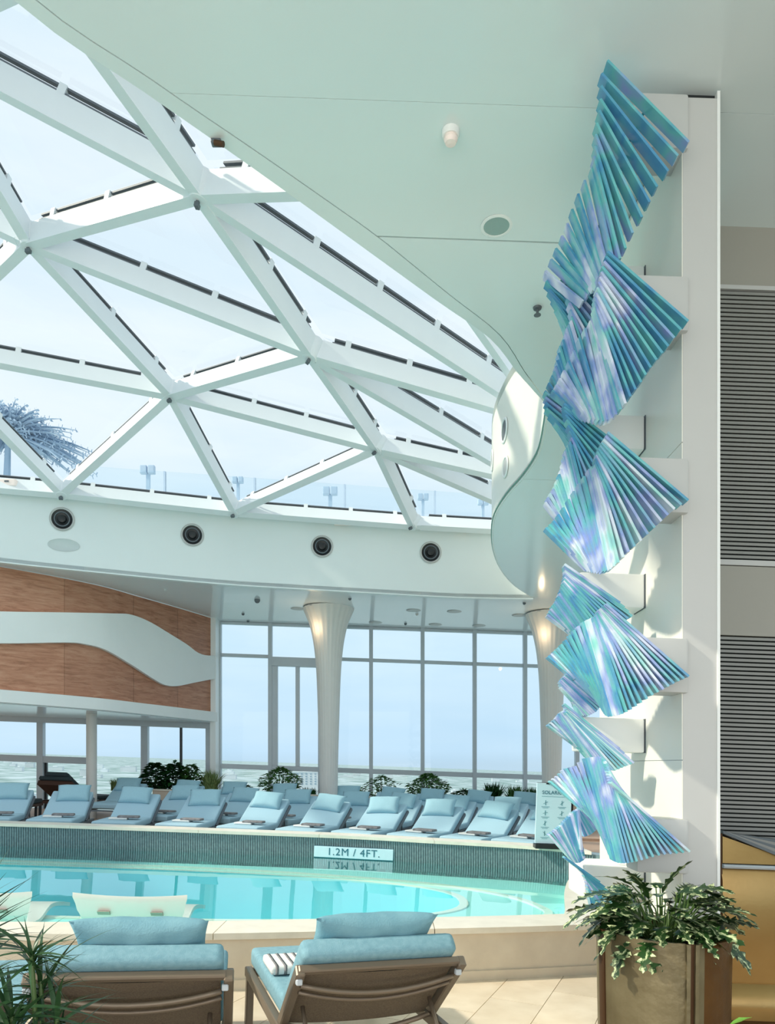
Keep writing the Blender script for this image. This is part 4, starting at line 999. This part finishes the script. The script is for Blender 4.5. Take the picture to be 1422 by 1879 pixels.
def leafquad(mb, p, d, w, L_, droop=.3, up=Vector((0, 0, 1))):
    d = d.normalized(); s = d.cross(up); s = s.normalized()*w/2 if s.length > .01 else Vector((w/2, 0, 0))
    q1 = p+d*L_*.5; q2 = p+d*L_-Vector((0, 0, droop*L_))
    mb.add([p, q1+s, q2, q1-s], [(0, 1, 2, 3)])
def shrub(px, d, rw_, h, n, lw, ll, m, label, seed, stemn=6, mode='round', cat='plant', grp='plants in the window planter'):
    n = int(n*(1.6 if mode == 'grass' else 2.4)); lw *= 1.15
    d += .2; rn = random.Random(seed); x = fx(px, d); base = P(x, d, SZ); r_ = empty('leafy_shrub' if mode != 'grass' else 'grass_tuft', base); tag(r_, label, cat, grp)
    st = MB(); fo = MB()
    if mode == 'grass':
        for i in range(n):
            a = rn.uniform(0, 2*math.pi); lean = rn.uniform(.05, .75); L_ = h*rn.uniform(.6, 1.05); b = base+Vector((rn.uniform(-.5, .5)*rw_, rn.uniform(-.2, .2)*rw_, 0))
            pts_ = [b+Vector((math.cos(a)*lean*L_*t*t, math.sin(a)*lean*L_*t*t*.6, L_*t*(1-.25*lean*t))) for t in (0, .4, .75, 1)]
            sd = Vector((-math.sin(a), math.cos(a), 0))*lw/2; sd = sd if sd.length > 0 else Vector((lw/2, 0, 0)); sd.x += .004
            for i_ in range(3):
                w0, w1 = (1, .8, .5, .05)[i_], (1, .8, .5, .05)[i_+1]
                fo.add([pts_[i_]-sd*w0, pts_[i_]+sd*w0, pts_[i_+1]+sd*w1, pts_[i_+1]-sd*w1], [(0, 1, 2, 3)])
        o = fo.build('blades', m, r_); o['kind'] = 'stuff'; st.lathe([(.05, 0), (.03, .04), (0, .05)], base, 8); st.build('crown', STEM, r_); return r_
    for k in range(stemn):
        a = rn.uniform(0, 2*math.pi); tip = base+Vector((math.cos(a)*rw_*.6*rn.random(), math.sin(a)*rw_*.4, h*rn.uniform(.5, .85))); st.tube([base, base.lerp(tip, .5)+Vector((0, 0, .03)), tip], [.014, .01, .005], 5)
    st.build('stems', STEM, r_)
    for k in range(n):
        t = rn.random(); a = rn.uniform(0, 2*math.pi); rr = math.sqrt(rn.random()); hh = rn.random()
        e = math.sin(math.pi*min(1, .15+hh*.85)); p = base+Vector((math.cos(a)*rw_*rr*e, math.sin(a)*rw_*.6*rr*e, h*(.12+.88*hh)))
        d_ = Vector((math.cos(a)+rn.uniform(-.5, .5), math.sin(a)+rn.uniform(-.5, .5), rn.uniform(-.2, .7)))
        leafquad(fo, p, d_, lw*rn.uniform(.7, 1.2), ll*rn.uniform(.7, 1.2))
    o = fo.build('foliage', m, r_); o['kind'] = 'stuff'; return r_
shrub(212, 15.6, .16, .28, 120, .018, .2, LEAFY, 'small straw-coloured grass tuft nearest the round column', 1, mode='grass')
shrub(252, 15.6, .16, .30, 120, .018, .2, LEAFY, 'small dry grass tuft left of the glossy dark shrub', 2, mode='grass')
shrub(284, 15.45, .26, .60, 130, .12, .17, LEAFD, 'glossy dark big-leafed shrub at the left end of planter', 3)
shrub(320, 15.5, .26, .62, 140, .12, .17, LEAFD, 'taller glossy dark shrub beside the dark window post', 4)
shrub(352, 15.4, .18, .60, 90, .10, .16, LEAFM, 'lighter broad-leafed shrub left of the corner grass', 5)
shrub(386, 15.4, .24, .55, 260, .02, .2, LEAFY, 'tall feathery grass clump in front of corner post', 6, mode='grass')
shrub(440, 15.6, .30, .26, 150, .06, .09, LEAFD, 'low dark groundcover right of the corner post', 7)
shrub(515, 15.5, .45, .62, 420, .045, .10, LEAFM, 'wide airy bright shrub beneath the door bay', 8)
shrub(568, 15.6, .26, .24, 120, .018, .2, LEAFD, 'low dark spiky clump left of the flared column', 9, mode='grass')
shrub(617, 15.5, .12, .26, 80, .015, .2, LEAFY, 'tiny yellow grass tuft right of the flared column', 10, mode='grass')
shrub(655, 15.5, .18, .26, 110, .015, .2, LEAFY, 'yellowish grass tuft left of the sparse shrub', 11, mode='grass')
shrub(700, 15.5, .42, .52, 120, .05, .11, LEAFM, 'sparse open shrub at the third window bay', 12)
shrub(785, 15.5, .45, .60, 430, .045, .10, LEAFM, 'full rounded bright shrub centred in the planter', 13)
shrub(850, 15.6, .34, .28, 170, .05, .09, LEAFD, 'low dark groundcover right of the rounded shrub', 14)
shrub(905, 15.4, .26, .50, 150, .035, .3, LEAFD, 'dark spiky yucca-like clump left of the sign', 15, mode='grass')
shrub(945, 15.4, .22, .44, 150, .03, .3, LEAFM, 'mid green spiky clump just left of the sign', 16, mode='grass')
shrub(975, 15.4, .22, .42, 150, .03, .3, LEAFD, 'dark spiky clump partly hidden behind the sign', 17, mode='grass')

# ================================================================== signs
def text(body, size, mat_, parent, loc, rot, nm='lettering', ext=.002, align='CENTER', sp=1):
    c_ = bpy.data.curves.new(nm, 'FONT'); c_.body = body; c_.size = size; c_.extrude = ext; c_.align_x = align; c_.align_y = 'CENTER'; c_.materials.append(mat_); c_.resolution_u = 3; c_.space_character = sp
    tmp = bpy.data.objects.new(nm, c_); COL.objects.link(tmp); bpy.context.view_layer.update()
    me = bpy.data.meshes.new_from_object(tmp.evaluated_get(bpy.context.evaluated_depsgraph_get())); bpy.data.objects.remove(tmp)
    o = bpy.data.objects.new(nm, me); COL.objects.link(o); o.parent = parent; o.location = loc; o.rotation_euler = rot; return o
rr_ = [Vector(p[:]) for p in rim]
bq = None; b = (648-711)/F
for a, c in zip(rr_, rr_[1:]):
    if (a.x-b*a.y)*(c.x-b*c.y) <= 0: t = (a.x-b*a.y)/((a.x-b*a.y)-(c.x-b*c.y)); bq = a.lerp(c, t); tt = (c-a).normalized()
sg = empty('depth_sign', (0, 0, 0)); pc = W(648.5, 1565.5, bq.y-.05)
M = Matrix.Translation(pc) @ TILT @ Matrix.Rotation(math.atan2(tt.y, tt.x), 4, 'Z')
sg.location = M.to_translation(); sg.rotation_euler = M.to_euler(); tag(sg, 'pale aqua pool depth sign reading 1.2M / 4FT. on the slate rim', 'sign')
MB().rbox(-.525, .525, -.008, .01, -.072, .072, .004, 1).build('plate', SIGNB, sg, local=True)
MB().rbox(-.53, .53, .004, .018, -.082, .078, .004, 1).build('backing', INK, sg, local=True)
text('1.2M / 4FT.', .135, INK, sg, (.0, -.0095, .002), (R(90), 0, 0), sp=1.12)
# directory sign by the sculpture
d = 9.0; a = W(983, 1548, d); bb_ = W(1046, 1424, d)
sb = empty('directory_sign', P((a.x+bb_.x)/2, d+.05, -.95), 0); tag(sb, 'pale aqua double column directory board headed SOLARIUM, left of the sculpture', 'sign')
Wd_ = .43; H_ = .80
MB().rbox(-Wd_/2, Wd_/2, -.012, .012, .06, H_, .004, 1).build('board', SIGNB, sb, local=True)
MB().box(-Wd_/2+.01, Wd_/2+.03, .012, .04, .0, H_+.005).build('frame', DARK, sb, local=True)
MB().rbox(-Wd_/2, Wd_/2+.02, -.06, .10, 0, .055, .006, 1).build('base', DARK, sb, local=True)
MB().box(-.10, .04, -.016, .014, H_-.014, H_+.006).build('clip', DARK, sb, local=True)
text('SOLARIUM', .062, INK, sb, (0, -.0135, .685), (R(90), 0, 0))
ic = MB(); ic.box(-.15, .15, -.0135, -.012, .635, .640)
rn = random.Random(4)
for r0 in range(4):
    for c0_ in (-.1, .1):
        z = .56-r0*.125
        ic.box(c0_-.03, c0_+.03, -.0135, -.012, z-.003, z+.003, M=Matrix.Translation((c0_, 0, z)) @ Matrix.Rotation(rn.uniform(-.9, .9), 4, 'Y') @ Matrix.Translation((-c0_, 0, -z)))
        ic.box(c0_-.006, c0_+.006, -.0135, -.012, z-.03, z+.03); ic.box(c0_-.05, c0_+.05, -.0135, -.012, z-.052, z-.046); ic.box(c0_-.035, c0_+.035, -.0135, -.012, z-.066, z-.061)
ic.build('icons', INKP, sb, local=True)

# ================================================================== foreground loungers
def lounger_near(foot, head, label, Wd=.78, SR=1.0):
    r_ = empty('teal_lounger', P(foot[0], foot[1], -1.6), head); tag(r_, label, 'sun lounger', 'foreground loungers')
    hs = .335; a = R(45); BL = .50; T_ = 1.92
    fm = MB()
    for s in (-1, 1):
        fm.rbox(s*Wd/2-.022, s*Wd/2+.022, .0, T_, hs-.06, hs, .006, 1)
    fm.rbox(-Wd/2, Wd/2, 0, .045, hs-.06, hs-.01, .006, 1)
    fm.build('frame', FRAMEM, r_, local=True)
    for s in (-1, 1):
        MB().rbox(s*Wd/2-.022, s*Wd/2+.022, .05, .11, 0, hs-.05, .006, 1).build('leg', FRAMEM, r_, local=True)
        M = Matrix.Translation((0, T_-.12, 0)); MB().hexa([Vector((s*Wd/2-.02, T_-.02, 0)), Vector((s*Wd/2+.02, T_-.02, 0)), Vector((s*Wd/2+.02, T_+.04, 0)), Vector((s*Wd/2-.02, T_+.04, 0)), Vector((s*Wd/2-.02, T_-.15, hs-.05)), Vector((s*Wd/2+.02, T_-.15, hs-.05)), Vector((s*Wd/2+.02, T_-.08, hs-.05)), Vector((s*Wd/2-.02, T_-.08, hs-.05))]).build('leg', FRAMEM, r_, local=True)
    mb = MB(); cushion(mb, SR+.02, Wd-.03, .11, Matrix.Translation((0, -.03, hs)), .035); mb.build('seat_cushion', TEAL, r_, smooth=True, local=True)
    M = Matrix.Translation((0, SR-.0, hs+.0)) @ Matrix.Rotation(a, 4, 'X')
    mb = MB(); cushion(mb, BL+.06, Wd-.03, .105, M @ Matrix.Translation((0, 0, .012)), .035); mb.build('back_cushion', TEAL, r_, smooth=True, local=True)
    bf = MB()
    for s in (-1, 1): bf.rbox(s*Wd/2-.03, s*Wd/2+.012, -.02, BL+.01, -.045, .012, .006, 1, M=M)
    bf.rbox(-Wd/2, Wd/2, BL-.02, BL+.015, -.03, .008, .006, 1, M=M)
    bf.build('back_frame', FRAMEM, r_, local=True)
    # slung mesh, sagging between the side rails
    sl = MB(); n1, n2 = 12, 10
    for i in range(n1+1):
        for j in range(n2+1):
            u_ = -1+2*i/n1; v_ = j/n2; sl.v.append(M @ Vector((u_*(Wd/2-.025), v_*(BL-.02), -.012-.018*(1-u_*u_))))
    for i in range(n1):
        for j in range(n2): q = i*(n2+1)+j; sl.f.append((q, q+n2+1, q+n2+2, q+1)); sl.m.append(0)
    sl.build('sling', SLING, r_, smooth=True, local=True)
    for v0, sag, rr, nm in ((BL*.86, .05, .013, 'bowed_crossbar'), (BL*.74, .055, .010, 'bowed_crossbar'), (BL*.10, .07, .014, 'lower_crossbar')):
        pts_ = []
        for i in range(13):
            u_ = -1+2*i/12; q = M @ Vector((u_*(Wd/2-.02), v0-sag*(1-u_*u_), -.05-.03*(1-u_*u_))); pts_.append(q)
        MB().tube(pts_, rr, 8).build(nm, FRAMEM, r_, smooth=True, local=True)
    for s in (-1, 1):
        q = M @ Vector((s*(Wd/2-.07), BL*.42, -.04)); MB().tube([q, Vector((s*(Wd/2-.07), q.y+.16, hs-.03))], .011, 8).build('back_strut', FRAMEM, r_, smooth=True, local=True)
        b1 = M @ Vector((s*(Wd/2-.005), BL*.93, -.05)); MB().rbox(-.014, .014, -.014, .014, -.014, .014, .004, 1, M=Matrix.Translation(b1)).build('bolt', ALU, r_, local=True)
    return r_, Matrix.Translation(P(foot[0], foot[1], -1.6)) @ TILT @ Matrix.Rotation(head, 4, 'Z'), M
def near_pillow(RM, M, w, h_, off, rot, label, seed):
    o = finish_pillow(pillow_mesh(w, h_, .15, seed, 26, .006), 'teal_pillow', TEALP)
    MM = RM @ M @ Matrix.Translation(off) @ rot
    o.location = MM.to_translation(); o.rotation_euler = MM.to_euler(); tag(o, label, 'pillow', 'foreground pillows')
h2 = math.atan2(-.33, -.94)*1.0; h2 = math.pi+math.asin(.33); h2 = -math.acos(-.944)
r2_, RM2, M2 = lounger_near((-.50, 4.68), h2, 'teal lounger seen from behind, right of the two in the foreground')
near_pillow(RM2, M2, .60, .34, (.0, .44, .175), Matrix.Rotation(R(2), 4, 'X'), 'plump teal pillow on the right foreground lounger', 21)
h1 = -math.acos(-.982)
r3_, RM3, M3 = lounger_near((-2.19, 4.08), h1, 'teal lounger seat cut by the left edge behind the spiky plant', Wd=.78)
r1_, RM1, M1 = lounger_near((-1.36, 4.42), h1, 'teal lounger seen from behind, left one beside the spiky plant', Wd=.80)
near_pillow(RM1, M1, .57, .36, (-.03, .44, .175), Matrix.Rotation(R(2), 4, 'X'), 'plump teal pillow on the left foreground lounger', 22)
# third lounger cushion glimpsed at far left edge
# striped towel on the right lounger's seat
tw_ = empty('striped_towel', (0, 0, 0)); M = RM2 @ Matrix.Translation((.15, .5, .450)); tw_.location = M.to_translation(); tw_.rotation_euler = M.to_euler(); tag(tw_, 'folded grey and white striped towel on the right foreground lounger', 'towel')
mb = MB().rbox(-.22, .22, -.14, .14, 0, .05, .018, 2); mb.build('fold', TOWELW, tw_, smooth=True, local=True)
for k in range(9):
    x = -.19+k*.046; MB().rbox(x, x+.02, -.142, .142, -.001, .052, .018, 2).build('stripe', TOWEL, tw_, smooth=True, local=True)

# in-pool moulded loungers
def pool_seat(px, d, head, label, W0=.86):
    x = fx(px, d); r_ = empty('ledge_lounger', P(x, d, LZ), head); tag(r_, label, 'pool lounger', 'moulded loungers standing in the pool')
    mb = MB(); prof = [(0, .31), (.05, .2), (.14, .08), (.5, .03), (.8, .09), (1.1, .06), (1.4, .0)]
    pr = smooth_curve(prof, 4); n = len(pr); m_ = 10
    # y away from camera, z up: the back leans to the camera; rises above the coping
    hh = .30
    for side in (0, .035):
        for i, p in enumerate(pr):
            for j in range(m_+1):
                u_ = -1+2*j/m_; zz = p.y*1.05+(.022*u_*u_ if i < 3 else 0)
                mb.v.append(Vector((u_*W0/2*(1-.22*min(1, p.x/.12)), p.x, zz-side)))
    for s in (0, 1):
        o_ = s*n*(m_+1)
        for i in range(n-1):
            for j in range(m_): q = o_+i*(m_+1)+j; mb.f.append((q, q+1, q+m_+2, q+m_+1)); mb.m.append(0)
    for i in range(n-1):
        for j in (0, m_): a = i*(m_+1)+j; b = n*(m_+1)+a; mb.f.append((a, a+m_+1, b+m_+1, b)); mb.m.append(0)
    for i in (0, n-1):
        for j in range(m_): a = i*(m_+1)+j; b = n*(m_+1)+a; mb.f.append((a, a+1, b+1, b)); mb.m.append(0)
    mb.build('shell', SEAT, r_, smooth=True, auto=True, local=True)
    for s in (-1, 1): MB().hexa([Vector((s*.20-.045, .03, .175)), Vector((s*.20+.045, .03, .175)), Vector((s*.20+.045, .05, .175)), Vector((s*.20-.045, .05, .175)), Vector((s*.20-.045, .0, .205)), Vector((s*.20+.045, .0, .205)), Vector((s*.20+.045, .03, .205)), Vector((s*.20-.045, .03, .205))]).build('slot', SLOT, r_, local=True)
pool_seat(236, 5.66, R(4), 'white moulded lounger in the pool behind the left pillow')
pool_seat(-55, 5.55, R(8), 'white moulded lounger in the pool cut by the left edge')

# ================================================================== big planter pot lower right
pd = 2.92; pc = G(1215, pd, .0); zt = 1.6-.61-1.6   # rim height relative to eye
pr_ = -.607; pot = empty('bronze_planter_pot', P(pc.x, pd, -1.6)); tag(pot, 'tall round hammered bronze pot with variegated plant in the lower right', 'pot')
def potpoint(w, r, z): return P(pc.x+r*math.sin(w), pd-r*math.cos(w), z)
RB, RT = .235, .252
def shell(w0, w1, nm, m, ro=0, n=14, z0=-1.6, z1=pr_, th=.014):
    mb = MB(); prev = None
    for i in range(n+1):
        w = w0+(w1-w0)*i/n
        cur = [potpoint(w, RB+ro, z0), potpoint(w, RT+ro, z1), potpoint(w, RT+ro-th, z1), potpoint(w, RB+ro-th, z0)]
        if prev: mb.hexa([prev[0], cur[0], cur[3], prev[3], prev[1], cur[1], cur[2], prev[2]])
        prev = cur
    return mb.build(nm, m, pot, smooth=True, auto=True)
shell(R(-78), R(-2), 'left_panel', POTL); shell(R(14), R(80), 'right_panel', POTR)
shell(R(80), R(180), 'rear_panel', POTR); shell(R(180), R(282), 'rear_panel', POTL)
shell(R(-86), R(-76), 'dark_strap', BRONZED, .006, 3); shell(R(76), R(86), 'dark_strap', BRONZED, .006, 3)
shell(R(-2), R(1), 'ridge', POTL, .014, 3); shell(R(1), R(5), 'strap_channel', BRONZED, .002, 3); shell(R(5), R(8), 'ridge', POTL, .014, 3); shell(R(8), R(14), 'strap_channel', POTL, .004, 3)
MB().lathe([(0, 0), (RT-.012, 0)], P(pc.x, pd, pr_-.04), 32).build('soil', SOIL, pot)
# variegated lobed leaves
def leaf_mesh(L_, seed, lobes=6, wmax=.36, curl=.25):
    rn = random.Random(seed); mb = MB(); side = []
    n = lobes*4
    for i in range(n+1):
        t = i/n; env = math.sin(math.pi*min(1, t*.92+.06))**.7*(1-.35*t); ph = (i % 4)
        k = (.35, .7, 1.0, .55)[ph] if 0 < i < n else .05
        side.append((t, wmax*L_*env*k, .02*L_*(1 if ph == 2 else 0)))
    def bend(x, y):
        return Vector((x, y*L_, -curl*L_*y*y+.10*abs(x)))
    for s in (-1, 1):
        o = len(mb.v)
        for t, w, sh in side: mb.v += [bend(0, t), bend(s*w, min(1.02, t+.10*(w/(wmax*L_))))]
        for i in range(len(side)-1):
            a = o+2*i; f = (a, a+1, a+3, a+2); mb.f.append(f if s > 0 else f[::-1]); mb.m.append(0)
    return mb
lm = [leaf_mesh(.155, s, 5+s % 2, .30+.03*s, .35+.12*s).build('leaf', LEAFV, None, local=True) for s in range(3)]
lmesh = [o.data for o in lm]
for o in lm: bpy.data.objects.remove(o)
vp = empty('variegated_philodendron', P(pc.x, pd, pr_-.04)); tag(vp, 'variegated green and cream lobed-leaf plant in the bronze pot', 'plant')
rn = random.Random(12); stm = MB(); vb = vp.location.copy()
def add_leaf(meshes, parent, pos, dirv, scale, roll, m=None, nm='leaf'):
    o = bpy.data.objects.new(nm, rn.choice(meshes)); COL.objects.link(o); o.parent = parent
    y = dirv.normalized(); up = Vector((0, 0, 1)); x = y.cross(up).normalized(); z = x.cross(y)
    M = Matrix((x, y, z)).transposed().to_4x4(); M = Matrix.Translation(pos-parent.location) @ M @ Matrix.Rotation(roll, 4, 'Y') @ Matrix.Scale(scale, 4)
    o.matrix_local = M; return o
for k in range(150):
    a = rn.uniform(0, 2*math.pi); el = rn.uniform(-.1, 1.3); rad = rn.uniform(.03, .15)
    L0 = rn.uniform(.10, .24)
    b0 = vb+Vector((math.cos(a)*.08, math.sin(a)*.08, 0)); tip = vb+Vector((math.cos(a)*(.08+rad*math.cos(el*.7)), math.sin(a)*(.08+rad*math.cos(el*.7)), .02+L0*math.sin(el)*.85))
    stm.tube([b0, b0.lerp(tip, .5)+Vector((0, 0, .03)), tip], [.004, .003, .0025], 5)
    add_leaf(lmesh, vp, tip, Vector((math.cos(a), math.sin(a), .9*math.sin(el)-.25)), rn.uniform(.6, 1.05), rn.uniform(-.7, .7))
for (px, py, ax_, az) in ((1215, 1640, .35, 1.0), (1190, 1650, -.3, .8), (1130, 1640, -1, .25), (1110, 1660, -1, .05), (1285, 1635, 1, -.15), (1288, 1650, 1, -.35), (1120, 1680, -1, -.4), (1300, 1690, .8, -.3), (1160, 1625, -.8, .5)):
    t_ = W(px, py, pd-.02); stm.tube([vb, vb.lerp(t_, .5)+Vector((0, 0, .04)), t_], [.004, .003, .0025], 5); add_leaf(lmesh, vp, t_, Vector((ax_, -.15, az)), 1.1, rn.uniform(-.4, .4))
stm.build('stems', STEM, vp)

# ================================================================== spiky plant, lower left
def sword_mesh(L_, w, curl):
    mb = MB(); n = 7
    for i in range(n+1):
        t = i/n; ww = w*(.5+.5*math.sin(math.pi*min(1, t*1.1+.1)))*(1-t**3)+.0005; y = L_*t; z = -curl*L_*t*t
        mb.v += [Vector((-ww/2, y, z)), Vector((0, y, z-.12*ww)), Vector((ww/2, y, z))]
    for i in range(n):
        a = 3*i; mb.f += [(a, a+1, a+4, a+3), (a+1, a+2, a+5, a+4)]; mb.m += [0, 0]
    o = mb.build('leaf', LEAFS, None, local=True, smooth=True); me = o.data; bpy.data.objects.remove(o); return me
sw = [sword_mesh(.25, .017, c) for c in (.25, .5, .8)]; swl = [sword_mesh(.34, .02, c) for c in (.1, .3)]
rn = random.Random(31)
def spiky(heads, basept, label, name, pot_=True):
    r_ = empty(name, basept); tag(r_, label, 'plant'); st = MB()
    for (hp, n, meshes, sc_l, zz) in heads:
        st.tube([basept, basept.lerp(hp, .5)+Vector((.02, 0, 0)), hp], [.010, .008, .006], 8)
        for k in range(n):
            a = rn.uniform(0, 2*math.pi); el = rn.uniform(-.35, 1.3); q = hp-Vector((0, 0, rn.uniform(0, zz)))
            add_leaf(meshes, r_, q, Vector((math.cos(a)*math.cos(el), math.sin(a)*math.cos(el), math.sin(el))), rn.uniform(.6, 1.1)*sc_l, rn.uniform(-.5, .5))
    st.build('stems', STEM, r_)
bpz = P(-.92, 1.95, -1.6)
spiky([(W(58, 1745, 2.0), 42, sw, .72, .05), (W(105, 1865, 2.0), 56, sw, .85, .14), (W(20, 1850, 1.95), 40, sw, .9, .12), (W(75, 1800, 2.05), 34, sw, .8, .06)], bpz, 'spiky narrow-leaved plant in front of the left lounger', 'spiky_plant')
bp2 = P(-1.28, 2.05, -1.6)
spiky([(W(-55, 1680, 2.1), 80, swl, .72, .10), (W(-50, 1790, 2.1), 24, swl, .6, .1)], bp2, 'dark palm fronds entering at the left edge', 'palm_plant')
for bp_, nm in ((bpz, 'spiky plant'), (bp2, 'palm')):
    mb = MB().lathe([(.0, 0), (.11, 0), (.14, .34), (.15, .36), (.13, .36), (.12, .30), (0, .30)], bp_, 24)
    tag(mb.build('dark_pot', BRONZED, smooth=True, auto=True), f'dark floor pot of the {nm} below the left frame edge', 'pot')
# small fresh leaves bottom right
bp3 = P(1.03, 2.2, -1.6)
fm = [leaf_mesh(.09, 5, 1, .32, .3)]; lf = fm[0].build('leaf', LEAFG, None, local=True); fme = [lf.data]; bpy.data.objects.remove(lf)
r_ = empty('fresh_leaf_plant', bp3); tag(r_, 'fresh green leaf tips poking up at the bottom right corner', 'plant'); st = MB()
for (px, py, ax_, az) in ((1335, 1884, .7, .7), (1352, 1890, .5, .3), (1345, 1900, -.6, .6), (1365, 1900, .8, .5)):
    t_ = W(px, py, 2.2); st.tube([bp3, bp3.lerp(t_, .5)+Vector((.03, 0, 0)), t_], [.006, .004, .003], 6); add_leaf(fme, r_, t_, Vector((ax_, -.2, az)), .8, 0)
st.build('stems', STEM, r_)
